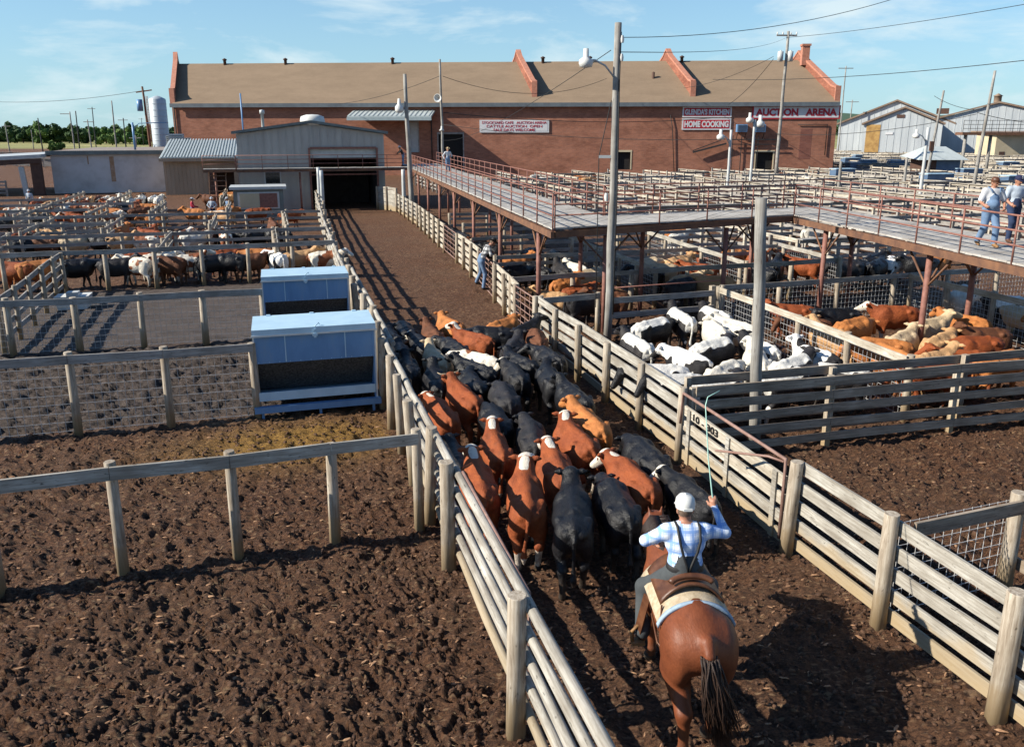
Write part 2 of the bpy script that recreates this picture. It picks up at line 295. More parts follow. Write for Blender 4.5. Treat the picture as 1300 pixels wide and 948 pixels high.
# ------------------------------------------------------------------ ground
def vnoise(x, y, seed=0):
    xi = np.floor(x).astype(np.int64); yi = np.floor(y).astype(np.int64); fx = x-xi; fy = y-yi
    def hsh(i, j):
        n = (i*374761393+j*668265263+seed*974711) & 0xffffffff; n = ((n ^ (n >> 13))*1274126177) & 0xffffffff
        return ((n ^ (n >> 16)) & 0xffff)/65535.0
    ux = fx*fx*(3-2*fx); uy = fy*fy*(3-2*fy)
    return (hsh(xi, yi)*(1-ux)+hsh(xi+1, yi)*ux)*(1-uy)+(hsh(xi, yi+1)*(1-ux)+hsh(xi+1, yi+1)*ux)*uy
def sst(x, a, b): t = np.clip((x-a)/(b-a), 0, 1); return t*t*(3-2*t)
def mud_height(X, Y, R):
    wx = X+.25*vnoise(X*3, Y*3, 9); wy = Y+.25*vnoise(X*3, Y*3, 11)
    n1 = vnoise(wx*1.1, wy*1.1, 1); n2 = vnoise(wx*4.2, wy*4.2, 2); n3 = vnoise(wx*9, wy*9, 3); n4 = vnoise(wx*17, wy*17, 4); n5 = vnoise(wx*2.1, wy*2.1, 8)
    n6 = vnoise(wx*27, wy*20, 6); n7 = vnoise(wx*6.5+n2*2, wy*5, 12)
    clod = np.abs(n3-.5)*2; rdg = 1-np.abs(n7-.5)*2; hz = .05*(n6-.5)*(1-sst(R,10,18))+.055*(rdg**2-.35)+ .05*(n1-.5)+.06*(n2-.5)+.06*(np.sqrt(np.clip(n3*n2*1.6, 0, 1))-.45)+.075*(n4-.5)*(.5+n5)-.05*np.clip(.22-clod, 0, 1)*2
    return hz
def ground():
    fine = np.radians(np.arange(-39, 39.01, .17)); co = np.radians(np.concatenate([np.arange(-180, -39, 6), []])); co2 = np.radians(np.arange(45, 180, 6))
    th = np.concatenate([co, fine, co2]); rr = [.3, 1, 2, 3.5, 4.6]
    while rr[-1] < 62: rr.append(rr[-1]*1.0043)
    while rr[-1] < 7000: rr.append(rr[-1]*1.045)
    rr = np.array(rr); R, T = np.meshgrid(rr, th, indexing='ij'); X = R*np.sin(T); Y = R*np.cos(T)
    a = -math.sin(AL)*X+math.cos(AL)*Y; b = math.cos(AL)*X+math.sin(AL)*Y
    def ss(n): return sst(n, 0, 1)
    alley = sst(b, 1.7, 2.4)*(1-sst(b, 7.2, 7.9))
    crust = (1-sst(b, -.3, .6))*sst(a+.8*vnoise(b*.8, a*.8, 5), 18.9, 19.7)*(1-sst(a, 26.5, 26.9))     # trodden grey crust
    smooth = (1-sst(b, 1.2, 1.8))*sst(a, 26.4, 27.0)*(1-sst(a, 36.6, 38))
    gold = np.exp(-(((b-.1)/2.3)**2+((a-17.1)/1.15)**2))*1.25; gold = np.clip(gold, 0, 1)*(1-sst(b, 1.9, 2.2))
    hz = mud_height(X, Y, R)
    amp = (1-.72*smooth)*(1+.5*crust)*(1-.5*alley)*(1-sst(R, 34, 60))
    far = sst(R, 45, 90); Z = hz*amp*1.0
    Z = np.where(R > 62, 0, Z)
    V = np.stack([X, Y, Z], -1).reshape(-1, 3)
    nr, ntv = R.shape; i = np.arange(nr-1)[:, None]*ntv; j = np.arange(ntv)[None, :]; j2 = (j+1) % ntv
    F = np.stack([i+j, i+j2, i+ntv+j2, i+ntv+j], -1).reshape(-1, 4)[:, ::-1]
    me = bpy.data.meshes.new('ground'); me.vertices.add(len(V)); me.vertices.foreach_set('co', V.ravel()); me.loops.add(F.size); me.loops.foreach_set('vertex_index', F.ravel().astype(np.int32))
    me.polygons.add(len(F)); me.polygons.foreach_set('loop_start', np.arange(0, F.size, 4, dtype=np.int32)); me.polygons.foreach_set('use_smooth', np.ones(len(F), bool)); me.update(); me.validate()
    # zone weights: R smooth grey slab, G crust, B golden muck, A field grass
    field = sst(Y, 330, 350)*(1-sst(X, 200, 260)*0)
    C = np.stack([smooth, crust, gold, field], -1).reshape(-1, 4).astype(np.float32)
    at = me.color_attributes.new('zone', 'FLOAT_COLOR', 'POINT'); at.data.foreach_set('color', C.ravel())
    m, t, bs = newmat('stockyard_mud'); at = node(t, 'ShaderNodeVertexColor'); at.layer_name = 'zone'; sp = node(t, 'ShaderNodeSeparateColor'); t.links.new(at.outputs[0], sp.inputs[0])
    f1 = noise(t, 13, 9, .76, (1,1.7,1), rnd=False, dist=.8); f2 = noise(t, .35, 4, .6, rnd=False); f3 = noise(t, 5, 4, .62, (1, 2.2, 1), rnd=False, dist=1.2)
    mud = ramp(t, f1, [(.38, (.020,.008,.0045)), (.47, (.076,.033,.017)), (.57, (.20,.095,.048))])
    mud = mix(t, ramp(t, f2, [(.4, (0,0,0)), (.65, (.35,.35,.35))]), mud, (.13,.078,.048))
    straw = ramp(t, f3, [(.60, (0,0,0)), (.70, (.6,.6,.6))]); mud = mix(t, straw, mud, (.33,.215,.135))
    vo = node(t, 'ShaderNodeTexVoronoi', Scale=7.5, Randomness=1.0); vm = node(t, 'ShaderNodeMapping'); vm.inputs['Scale'].default_value = (1, 2.6, 1); vm.inputs['Rotation'].default_value = (0, 0, .12); vt = node(t, 'ShaderNodeTexCoord'); t.links.new(vt.outputs['Object'], vm.inputs[0]); vn = node(t, 'ShaderNodeVectorMath', _operation='MULTIPLY_ADD'); vn.inputs[1].default_value = (.09,.09,.09); nn = node(t, 'ShaderNodeTexNoise', Scale=9.0, Detail=3.0); t.links.new(vt.outputs['Object'], nn.inputs['Vector']); t.links.new(nn.outputs['Color'], vn.inputs[0]); t.links.new(vm.outputs[0], vn.inputs[2]); t.links.new(vn.outputs[0], vo.inputs['Vector'])
    vs_ = node(t, 'ShaderNodeSeparateColor'); t.links.new(vo.outputs['Color'], vs_.inputs[0]); m1 = ramp(t, vs_.outputs[0], [(.70, (0,0,0)), (.74, (1,1,1))]); m2 = ramp(t, vo.outputs['Distance'], [(.26, (1,1,1)), (.46, (0,0,0))]); fl = mix(t, 1.0, m1, m2, 'MULTIPLY'); patch = ramp(t, noise(t, .9, 3, .6, rnd=False), [(.38, (.15,.15,.15)), (.62, (.95,.95,.95))]); fl = mix(t, 1.0, fl, patch, 'MULTIPLY'); mud = mix(t, fl, mud, (.36,.225,.125))
    slab = ramp(t, noise(t, 1.1, 9, .68, (1, 3, 1), rnd=False, dist=.8), [(.33, (.050,.037,.030)), (.43, (.092,.073,.063)), (.65, (.14,.112,.10))])
    cru = ramp(t, noise(t, 4.5, 8, .75, (1,2.0,1), rnd=False, dist=.9), [(.38, (.020,.014,.011)), (.49, (.076,.056,.046)), (.60, (.145,.112,.096))])
    gld = ramp(t, f1, [(.38, (.09,.045,.010)), (.60, (.42,.235,.055))])
    gr = ramp(t, noise(t, .02, 5, .6, rnd=False), [(.35, (.20,.21,.075)), (.65, (.33,.29,.12))])
    col = mix(t, sp.outputs[0], mud, slab); col = mix(t, sp.outputs[1], col, cru); col = mix(t, sp.outputs[2], col, gld); col = mix(t, at.outputs['Alpha'], col, gr)
    t.links.new(col, bs.inputs['Base Color']); bs.inputs['Roughness'].default_value = .8; bs.inputs['Specular IOR Level'].default_value = .25
    bump(t, bs, noise(t, 11, 10, .85, (1,1.5,1), rnd=False, dist=1.0), 1.0, .17); me.materials.append(m)
    o = bpy.data.objects.new('ground', me); COL.objects.link(o); tag(o, 'dark churned stockyard mud with straw flecks and trodden grey pens', kind='structure')
ground()
# a loose scatter of straw wisps on the near mud
mb = MB()
for _ in range(1900):
    a = random.uniform(5, 19); b = random.uniform(-13, 16); 
    if random.random() < .4: a = random.uniform(5, 12); b = random.uniform(-6, 2)
    p = W(a, b, random.uniform(.0, .05)); L = random.uniform(.02, .10)*(1 if random.random()<.9 else 2); an = random.gauss(.3, .9)
    d = Vector((math.cos(an), math.sin(an), random.uniform(-.1, .1)))*L; mb.bar(p, p+d, random.uniform(.003, .007), .003)
tag(mb.build('straw', simple('dry_straw', (.40,.28,.16), (.22,.15,.08), 8, rough=.9, bmp=0)), 'dry straw wisps trampled into the near mud', 'straw', kind='stuff')
# loose clods and dry chips kicked up all over the near mud
def debris():
    n = 15000; th = rng.uniform(-.62, .62, n); R = 5.5+15*rng.random(n)**1.25; X = R*np.sin(th); Y = R*np.cos(th); Z = mud_height(X, Y, R); mb = MB()
    for i in range(n):
        a, b = AB(Vector((X[i], Y[i], 0)))
        if a > 19 and b < 1.8: continue
        chip = rng.random() < .15; s = rng.uniform(.012, .036)*(1+R[i]*.02); an = rng.normal(0, .6)+.25
        sx, sy, sz = (s*rng.uniform(1, 2.1), s*rng.uniform(.35, .6), s*.2) if chip else (s*rng.uniform(.8,1.4), s*rng.uniform(.6,1), s*rng.uniform(.4,.8))
        c, s_ = math.cos(an), math.sin(an); vs = []
        for (x, y, z) in ((-1,-.2,-.6),(-.2,-1,-.5),(1,-.1,-.6),(.2,1,-.5),(-.5,-.4,.7),(.5,-.5,.6),(.6,.5,.8),(-.4,.5,.6)):
            x = x*sx+rng.normal(0,.2)*s*.6; y = y*sy+rng.normal(0,.2)*s*.5; vs.append((X[i]+x*c-y*s_, Y[i]+x*s_+y*c, Z[i]+z*sz+.3*sz))
        mb.add(vs, [(4,5,6,7),(0,1,5,4),(1,2,6,5),(2,3,7,6),(3,0,4,7)], 1 if chip else 0, not chip)
    o = mb.build('clods', [simple('dark_clod', (.15,.075,.040), (.045,.022,.013), 14, rough=.9, bmp=.6, bd=.02), simple('dry_chip', (.56,.33,.18), (.26,.13,.07), 9, rough=.9, bmp=.3)])
    tag(o, 'loose mud clods and dry pale chips trodden over the yard', 'clods', kind='stuff')
debris()
# ------------------------------------------------------------------ large buildings
def text_mesh(s, width, height, mat, parent, loc, rot, name='lettering', bold=.012):
    cu = bpy.data.curves.new('txt', 'FONT'); cu.body = s; cu.align_x = 'CENTER'; cu.align_y = 'CENTER'; cu.size = 1; cu.extrude = .02; cu.offset = bold
    to = bpy.data.objects.new('txt', cu); COL.objects.link(to); bpy.context.view_layer.update()
    me = bpy.data.meshes.new_from_object(to.evaluated_get(bpy.context.evaluated_depsgraph_get())); bpy.data.objects.remove(to)
    xs = [v.co.x for v in me.vertices]; ys = [v.co.y for v in me.vertices]; w = max(xs)-min(xs); hh = max(ys)-min(ys); cx = (max(xs)+min(xs))/2; cy = (max(ys)+min(ys))/2
    for v in me.vertices: v.co = ((v.co.x-cx)*width/w, (v.co.y-cy)*height/hh, v.co.z)
    me.materials.clear(); me.materials.append(mat); me.name = name
    o = bpy.data.objects.new(name, me); COL.objects.link(o); o.parent = parent; o.location = loc; o.rotation_euler = rot; return o
FL = atY(218, 133.5, 131); FR = atY(1065, 127.5, 124); EZ = (FL.z+FR.z)/2
FD = (Vector((FR.x, FR.y, 0))-Vector((FL.x, FL.y, 0))); FLEN = FD.length; FANG = math.atan2(FD.y, FD.x)
Aloc = Matrix.Rotation(-FANG, 3, 'Z') @ (W(1, 0)-W(0, 0))      # depth direction in the facade's own frame
RZ = EZ+6.3; DEP = 10.0
bd = empty('auction_building', (FL.x, FL.y, 0), FANG, 'long red brick auction building with tan gable roof and stepped parapets', 'building')
def dp(x, d, z): return Vector((x+Aloc.x*d, Aloc.y*d, z))
L_ = FLEN
def quad(mb, p, q, r, s_, mi=0): return mb.add([p, q, r, s_], [(0,1,2,3)], mi)
wl = MB()
ops = []
def fx(u):     # facade x for a picture column, at eave height
    # intersect the view ray's vertical plane with the facade line
    r = ray(u, 170); k = r.x/r.y; dx, dy = FD.x/FLEN, FD.y/FLEN; return (k*FL.y-FL.x)/(dx-k*dy)
# openings cut in the facade: (x0, x1, z0, z1)
for u0, u1, z0, z1 in ((519, 531, 3.5, 8.0), (556, 588, 0, 6.2), (780, 802, 1.0, 3.6), (961, 984, 0, 3.6)): ops.append((fx(u0), fx(u1), z0, z1))
xs = [0]+[v for o in ops for v in o[:2]]+[L_]
for i in range(len(xs)-1):
    x0, x1 = xs[i], xs[i+1]
    if i % 2 == 0: quad(wl, (x0,0,0), (x1,0,0), (x1,0,EZ), (x0,0,EZ))
    else:
        o = ops[i//2]
        if o[2] > 0: quad(wl, (x0,0,0), (x1,0,0), (x1,0,o[2]), (x0,0,o[2]))
        quad(wl, (x0,0,o[3]), (x1,0,o[3]), (x1,0,EZ), (x0,0,EZ))
        for xx in (x0, x1): quad(wl, (xx,0,o[2]), (xx,.5,o[2]), (xx,.5,o[3]), (xx,0,o[3]))
        quad(wl, (x0,0,o[3]), (x0,.5,o[3]), (x1,.5,o[3]), (x1,0,o[3]))
quad(wl, dp(L_,20,0), dp(0,20,0), dp(0,20,EZ), dp(L_,20,EZ))
wl.build('facade_wall', M['brick'], bd)
ew = MB()
for x in (0, L_): ew.add([dp(x,0,0), dp(x,20,0), dp(x,20,EZ), dp(x,10,RZ), dp(x,0,EZ)], [(0,1,2,3,4)])
ew.build('end_wall', M['brick_side'], bd)
rf = MB()
ex = .35
for d0, z0, d1, z1 in ((-.6, EZ-.36, 10, RZ), (20.6, EZ-.36, 10, RZ)):
    rf.add([dp(0.2,d0,z0+.3), dp(L_-.2,d0,z0+.3), dp(L_-.2,d1,z1+.3), dp(.2,d1,z1+.3), dp(.2,d0,z0+.05), dp(L_-.2,d0,z0+.05), dp(L_-.2,d1,z1+.05), dp(.2,d1,z1+.05)], [(0,1,2,3), (4,7,6,5), (0,4,5,1), (1,5,6,2), (3,7,4,0)])
rf.build('roof', M['shingle'], bd)
fa = MB(); fa.box((.0, -.66-.09, EZ-.62), (L_, -.62, EZ-.03)); fa.build('gutter', simple('grey_gutter', (.17,.20,.22), (.12,.14,.16), 1, rough=.5, bmp=0), bd)
def parapet(x, w=.55, d0=1.2, top=1.25, pk=1.3, name='parapet_wall'):
    zr = lambda d: EZ+(RZ-EZ)*d/10
    pts = [(d0, zr(d0)-.4), (d0, zr(d0)+top+.9), (d0+1.0, zr(d0+1.0)+top+.55), (9.0, zr(9.0)+top+.25), (10, RZ+pk+.55), (11, zr(9.0)+top+.25), (19-d0, zr(d0+1.0)+top+.55), (20-d0, zr(d0)+top+.9), (20-d0, zr(d0)-.4)]
    mb = MB(); n = len(pts); va = [dp(x-w/2, d, z) for d, z in pts]; vb = [dp(x+w/2, d, z) for d, z in pts]
    mb.add(va+vb, [tuple(range(n))[::-1], tuple(range(n, 2*n))]+[(i, (i+1) % n, n+(i+1) % n, n+i) for i in range(n)])
    p = mb.build(name, M['brick_side'], bd); cp = MB()
    for i in range(1, n-2):
        a_, b_ = pts[i], pts[i+1]
        va = [dp(x+sx*(w/2+.1), d, z+dz) for sx in (-1, 1) for d, z in (a_, b_) for dz in (.01, .3)]
        cp.add(va, [(0,1,3,2), (4,6,7,5), (0,4,5,1), (2,3,7,6), (1,5,7,3), (0,2,6,4)])
    c = cp.build('coping', M['coping'], p)
    pr = MB(); pr.box((dp(x,d0,0).x-w/2-.12, dp(x,d0,0).y-.35, zr(d0)-.5), (dp(x,d0,0).x+w/2+.12, dp(x,d0,0).y+.02, zr(d0)+2.2)); pr.build('pier', M['coping'], p)
for x in (.3, fx(683)-.2, fx(885)-.4, L_-.25): parapet(x, d0=(1.2 if 1 < x < L_-1 else .1), top=(1.25 if 1 < x < L_-1 else .95), pk=(1.3 if x < L_-1 else .9))
ch = MB(); c0 = dp(L_-.5, 8.3, 0); ch.box((c0.x-.55, c0.y-.55, RZ-.6), (c0.x+.55, c0.y+.55, RZ+2.2)); ch.box((c0.x-.68, c0.y-.68, RZ+2.2), (c0.x+.68, c0.y+.68, RZ+2.5)); ch.build('chimney', M['coping'], bd)
for u in (297, 378, 521, 722, 785, 908):
    x = fx(u)-1.0; c0 = dp(x, 9.7, 0); v = MB(); v.lathe([(.24,-.6),(.24,.75),(.36,.75),(.36,.92),(.0,1.1)], 10, c=(c0.x, c0.y, RZ)); v.build('roof_vent', M['brownboard'], bd)
c0 = dp(fx(850)-.4, 5.5, 0); v = MB(); v.lathe([(.22,-.8),(.22,1.2),(.0,1.3)], 10, c=(c0.x, c0.y, EZ+3.4)); v.build('roof_vent', M['brownboard'], bd)
for i, o in enumerate(ops):
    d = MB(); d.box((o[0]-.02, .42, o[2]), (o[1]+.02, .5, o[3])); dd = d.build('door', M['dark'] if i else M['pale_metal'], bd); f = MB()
    f.box((o[0]-.15, -.06, o[3]), (o[1]+.15, .05, o[3]+.28)); f.box((o[0]-.12, -.05, o[2]), (o[0]+.06, .06, o[3])); f.box((o[1]-.06, -.05, o[2]), (o[1]+.12, .06, o[3])); f.build('frame', M['cream'] if i > 1 else M['rail_grey'], dd)
bk = MB(); bk.box((fx(1016), -.012, 2.6), (fx(1031), .02, 7.0)); bk.build('bricked_up_window', brick('patched_brick', (.22,.085,.06), (.17,.065,.05), (.2,.14,.12)), bd)
pp = MB(); pp.tube([(fx(1012),-.15,7.6), (fx(1049),-.15,7.6), (fx(1049),-.15,3.2)], .07, 6); pp.tube([(fx(850),-.15,9.0),(fx(853),-.2,7.2),(fx(858),-.15,.5)], .06, 6); pp.tube([(0.35,-.15,EZ-.5),(0.35,-.15,1)], .09, 6)
pp.tube([(fx(548), -.15, 9.3), (fx(548), -.15, 2)], .09, 6); pp.build('conduit', M['cable'], bd)
sh = MB(); sh.box((fx(452), -3.6, 9.05), (fx(558), -.05, 9.3)); 
cn = empty('loading_canopy', bd.location, FANG, 'flat pale metal canopy fixed over the brick building side door', 'canopy')
cv = MB(); xa, xb = fx(450), fx(553); cv.prism([(-3.8, 8.55), (-3.8, 8.85), (-.02, 9.75), (-.02, 9.45)], 'x', xa, xb); 
for k in range(18): x = xa+(xb-xa)*(k+.5)/18; cv.prism([(-3.82, 8.85), (-3.82, 8.93), (-.03, 9.83), (-.03, 9.75)], 'x', x-.05, x+.05)
cv.build('canopy_roof', M['tealroof'], cn)
cf = MB(); cf.box((xa-.05, -3.95, 8.2), (xb+.05, -3.84, 8.66)); cf.build('fascia', simple('canopy_fascia', (.42,.50,.52), (.34,.42,.44), 2, rough=.5, bmp=0), cn)
# signs on the facade
def sign(u0, u1, zc, hh, label, lines, bgm, edge, txm, widths):
    x0, x1 = fx(u0), fx(u1); w = x1-x0; s = empty('sign', bd.matrix_world @ Vector((0,0,0)) if False else Vector(bd.location)+Matrix.Rotation(FANG, 3, 'Z') @ Vector(((x0+x1)/2, -.14, zc)), FANG, label, 'sign')
    b = MB(); b.box((-w/2, 0, -hh/2), (w/2, .1, hh/2)); b.build('sign_board', edge, s)
    b = MB(); b.box((-w/2+.22, -.02, -hh/2+.2), (w/2-.22, .01, hh/2-.2)); b.build('sign_panel', bgm, s)
    n = len(lines)
    for i, tx in enumerate(lines):
        zz = (n-1)/2*hh/n*.86-i*hh/n*.86; text_mesh(tx, w*widths[i], hh*(.55 if n == 1 else .2), txm, s, (0, -.03, zz), (math.pi/2, 0, 0), bold=.045 if n == 1 else .012)
    return s
zoff = lambda v: CAMH+(168-v)*124/1062
sign(953, 1064, zoff(143.5), 1.95, 'white sign reading AUCTION ARENA in red letters with red border', ['AUCTION   ARENA'], M['signwhite'], M['red'], M['red'], [.92])
sign(865, 927, zoff(143), 1.55, "red sign reading GLENDA'S KITCHEN above the home cooking sign", ["GLENDA'S KITCHEN"], M['red'], M['signwhite'], M['signwhite'], [.9])
sign(865, 927, zoff(158), 1.65, 'red sign reading HOME COOKING below the kitchen sign', ['HOME COOKING'], M['red'], M['signwhite'], M['signwhite'], [.9])
sign(609, 697, zoff(160.5), 1.85, 'long white banner with three lines of small red lettering', ['STOCKYARD CAFE   AUCTION ARENA', 'CATTLE AUCTION  OPEN', 'SALE DAYS WELCOME'], M['signwhite'], M['signwhite'], M['red'], [.93, .8, .6])
for u, lab in ((940, 'left blue air conditioner box on brick wall by the lamp'), (963, 'right blue air conditioner box on brick wall above dark door')):
    x = fx(u); e = empty('air_conditioner', Vector(bd.location)+Matrix.Rotation(FANG, 3, 'Z') @ Vector((x, -.1, zoff(163))), FANG, lab, 'air conditioner', 'window units on the brick wall')
    b = MB(); b.box((-.75, -1, -.55), (.75, 0, .55)); b.build('housing', M['galv'], e); b = MB()
    for k in range(6): b.box((-.65, -1.04, -.45+k*.16), (.65, -1.0, -.38+k*.16))
    b.build('grille', M['galv_dark'], e); b = MB(); b.bar((-.6,0,-1.6), (-.6,-1,-.6), .08, .08); b.bar((.6,0,-1.6), (.6,-1,-.6), .08, .08); b.build('bracket', M['cable'], e)
fe = empty('fire_escape', Vector(bd.location)+Matrix.Rotation(FANG, 3, 'Z') @ Vector((0, 0, 0)), FANG, 'black sloping steel stair frame fixed to brick wall below kitchen sign', 'stair')
b = MB(); b.bar((fx(880), -.6, zoff(193)), (fx(922), -.6, zoff(182)), .2, .25); b.bar((fx(880), -.6, zoff(191)), (fx(915), -.6, zoff(178)), .12, .12); b.bar((fx(922), -.6, zoff(177)), (fx(990), -.6, zoff(177)), .1, .16); b.bar((fx(927), -.6, zoff(183)), (fx(990), -.6, zoff(183)), .1, .12)
for u in (930, 941, 962): b.bar((fx(u), -.6, zoff(172)), (fx(u), -.6, 1), .1, .1)
b.build('stair_frame', M['cable'], fe)
# ---- grey metal shed at the head of the alley (aligned to the alley)
def seams(mb, x0, x1, z0, ztop, y, step=.62, w=.05, dz=.035):
    x = x0+step/2
    while x < x1: mb.box((x-w/2, y-dz, z0), (x+w/2, y, ztop(x))); x += step
SA = 73.0
sd = empty('metal_shed', W(SA, -2.9, 0), AL, 'grey ribbed metal shed with dark drive-through door at alley head', 'shed'); sw = 12.2; zt = lambda x: 6.35+.85*(1-abs(x-sw/2)/(sw/2))
d0, d1 = 5.9, 11.5
w = MB(); 
for p in ([(0,0),(d0,0),(d0,5.1),(d1,5.1),(d1,0),(sw,0),(sw,zt(sw)),(sw/2,zt(sw/2)),(0,zt(0))],): 
    w.add([(x,0,z) for x, z in p], [(0,1,2,8), (2,3,7,8), (3,4,5,6), (3,6,7)][:])
    w.add([(x,14,z) for x, z in [(0,0),(sw,0),(sw,zt(sw)),(sw/2,zt(sw/2)),(0,zt(0))]], [(4,3,2,1,0)])
w.add([(0,0,0),(0,14,0),(0,14,zt(0)),(0,0,zt(0)),(sw,0,0),(sw,14,0),(sw,14,zt(sw)),(sw,0,zt(sw))], [(0,3,2,1),(4,5,6,7)])
seams(w, 0, d0, .05, zt, 0); seams(w, d1, sw, .05, zt, 0, .3); 
x = d0+.3
while x < d1: w.box((x-.025, -.035, 5.12), (x+.025, 0, zt(x))); x += .62
w.build('wall', M['shed'], sd)
r = MB()
for sgn in (0, 1):
    xe = -.35 if sgn == 0 else sw+.35; r.add([(xe,-.4,zt(0)-.0), (sw/2,-.4,zt(sw/2)+.05), (sw/2,14.3,zt(sw/2)+.05), (xe,14.3,zt(0)), (xe,-.4,zt(0)+.22), (sw/2,-.4,zt(sw/2)+.27), (sw/2,14.3,zt(sw/2)+.27), (xe,14.3,zt(0)+.22)], [(0,1,2,3),(4,5,6,7),(0,4,5,1),(0,3,7,4)])
r.build('roof', M['shedtrim'], sd)
b = MB(); b.box((d0, .25, 4.35), (d1, .35, 5.12)); 
for k in range(5): b.box((d0, .22, 4.4+k*.14), (d1, .25, 4.46+k*.14))
b.build('roller_door', M['pale_metal'], sd)
b = MB(); b.box((d0+.1, 6, 0), (d1-.1, 6.1, 5)); b.box((d0-.1, .1, 0), (d0-.02, 6, 5.05)); b.box((d1+.02, .1, 0), (d1+.1, 6, 5.05)); b.box((d0, .3, 5.06), (d1, 6, 5.1)); b.build('passage_lining', simple('dark_passage_boards', (.06,.045,.035), (.03,.02,.015), 2, rough=.95), sd)
b = MB(); b.box((d0-.15,-.1,0), (d0,.1,5.2)); b.box((d1,-.1,0), (d1+.15,.1,5.2)); b.box((d0,-.1,5.1), (d1,.1,5.28)); b.box((d0, -.09, 2.9), (d1, -.02, 3.02)); b.build('door_frame', M['rust'], sd)
b = MB(); b.box((2.0,-.08,2.2), (3.4,.0,3.3)); wn = b.build('window', M['pale_metal'], sd); b = MB(); b.box((2.12,-.1,2.3), (3.28,-.07,3.2)); b.build('pane', M['glass'], wn)
b = MB(); b.lathe([(1.0,0),(1.05,.35),(.95,.7),(.5,.85),(0,.88)], 16, c=(6.3, .9, 7.1)); b.build('roof_ventilator', M['white'], sd)
b = MB(); b.lathe([(.12,0),(.12,1.3),(.2,1.3),(.2,1.6),(0,1.65)], 10, c=(2.2,1.0,6.7)); b.build('vent_pipe', M['pale_metal'], sd)
b = MB(); b.tube([(.6,.2,5),(.6,.2,9.6)], .06, 8); b.build('mast', M['galv'], sd)
# ---- low whitewashed block building on the left, lean-to, open shelter
wb = empty('block_building', W(97.5, -23.0, 0), AL*0, 'low whitewashed block building with flat gravel roof and rust stain', 'building')
p0 = G(70, 246); p1 = W(AB(p0)[0], -11.6); wlen = (p1-p0).length; wb.location = p0; wb.rotation_euler = (0,0,AL)
b = MB(); b.box((0,0,0), (wlen, 26, 4.25)); b.box((wlen*.5, -.02, 1.2), (wlen*.5+.45, 0, 3.9), 1); b.box((wlen*.31, -.02, 3.1), (wlen*.31+.12, 0, 4.0), 1); b.build('wall', [M['block'], simple('rust_stain', (.33,.19,.10), (.45,.33,.25), 3, rough=.9)], wb)
b = MB(); b.box((-.3,-.35,4.25), (wlen+.4, 26.3, 4.5)); b.build('roof', M['flatroof'], wb)
b = MB(); b.box((-.35,-.42,4.12), (wlen+.45,-.36,4.56)); b.box((wlen+.41,-.4,4.12), (wlen+.47,26.3,4.56)); b.build('fascia', M['shedtrim'], wb)
b = MB(); b.tube([(wlen*.66,6,4.5),(wlen*.66,6,7.6)], .12, 8); b.tube([(wlen*.66,6,6.9),(wlen*.72,6,7.5),(wlen*.98,6,7.6)], .05, 6); b.build('service_mast', M['galv'], wb)
for i, (fx_, fy, s_) in enumerate(((.79, 16, 1.5), (.85, 14, 1.7), (.93, 16, 1.2))):
    e = empty('rooftop_cooler', (p0.x+math.cos(AL)*wlen*(fx_+.14)-math.sin(AL)*fy, p0.y+math.sin(AL)*wlen*(fx_+.14)+math.cos(AL)*fy, 4.5), AL, ['left rooftop cooler box on the flat roof by the silo', 'middle rooftop cooler box on the flat roof by the silo', 'right rooftop cooler box against the brick wall'][i], 'cooler', 'rooftop coolers')
    b = MB(); b.box((-s_/2,-s_/2,.25), (s_/2,s_/2,s_+.1)); b.build('housing', M['pale_metal'], e); b = MB()
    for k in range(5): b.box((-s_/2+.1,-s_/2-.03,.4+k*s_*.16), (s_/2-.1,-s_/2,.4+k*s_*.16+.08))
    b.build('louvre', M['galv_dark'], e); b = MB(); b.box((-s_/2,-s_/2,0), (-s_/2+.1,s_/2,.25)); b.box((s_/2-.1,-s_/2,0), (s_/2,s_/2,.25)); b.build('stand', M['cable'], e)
e = empty('leanto_shed', (0,0,0), AL, 'tan lean-to with corrugated pale metal roof beside the block building', 'lean-to'); q0 = W(94.5, -11.3); lw = 7.4
e.location = q0; e.rotation_euler = (0,0,AL)
b = MB(); x0, x1, zz = lw*.63*1, lw*.95, 3.0
x0 = lw*.66; b.add([(x,0,z) for x, z in ((0,0),(x0,0),(x0,2.3),(x1,2.3),(x1,0),(lw,0),(lw,3.7),(0,3.7))], [(0,1,2,7),(2,3,6,7),(3,4,5,6)]); b.box((0,.02,0), (.1,9,3.9)); b.box((lw-.1,.02,0),(lw,9,3.9)); seams(b, 0, x0, .05, lambda x: 3.7, 0, .4, .04, .03); seams(b, x0, lw, 2.35, lambda x: 3.7, 0, .4, .04, .03); b.build('wall', M['tan'], e)
b = MB(); n = 26; 
for k in range(n):
    xa = -.3+(lw+.6)*k/n; xm = xa+(lw+.6)/n*.55; xe = xa+(lw+.6)/n; 
    b.add([(xa,-.7,3.82),(xm,-.7,3.82),(xm,10,5.6),(xa,10,5.6)], [(0,1,2,3)]); b.add([(xm,-.7,3.82),(xm,-.7,3.98),(xe,-.7,3.98),(xe,-.7,3.82),(xm,10,5.6),(xm,10,5.76),(xe,10,5.76),(xe,10,5.6)], [(0,4,5,1),(1,5,6,2),(2,6,7,3),(0,1,2,3)])
b.add([(-.3,-.7,3.78),(lw+.3,-.7,3.78),(lw+.3,10,5.56),(-.3,10,5.56)], [(3,2,1,0)]); b.build('corrugated_roof', M['tealroof'], e)
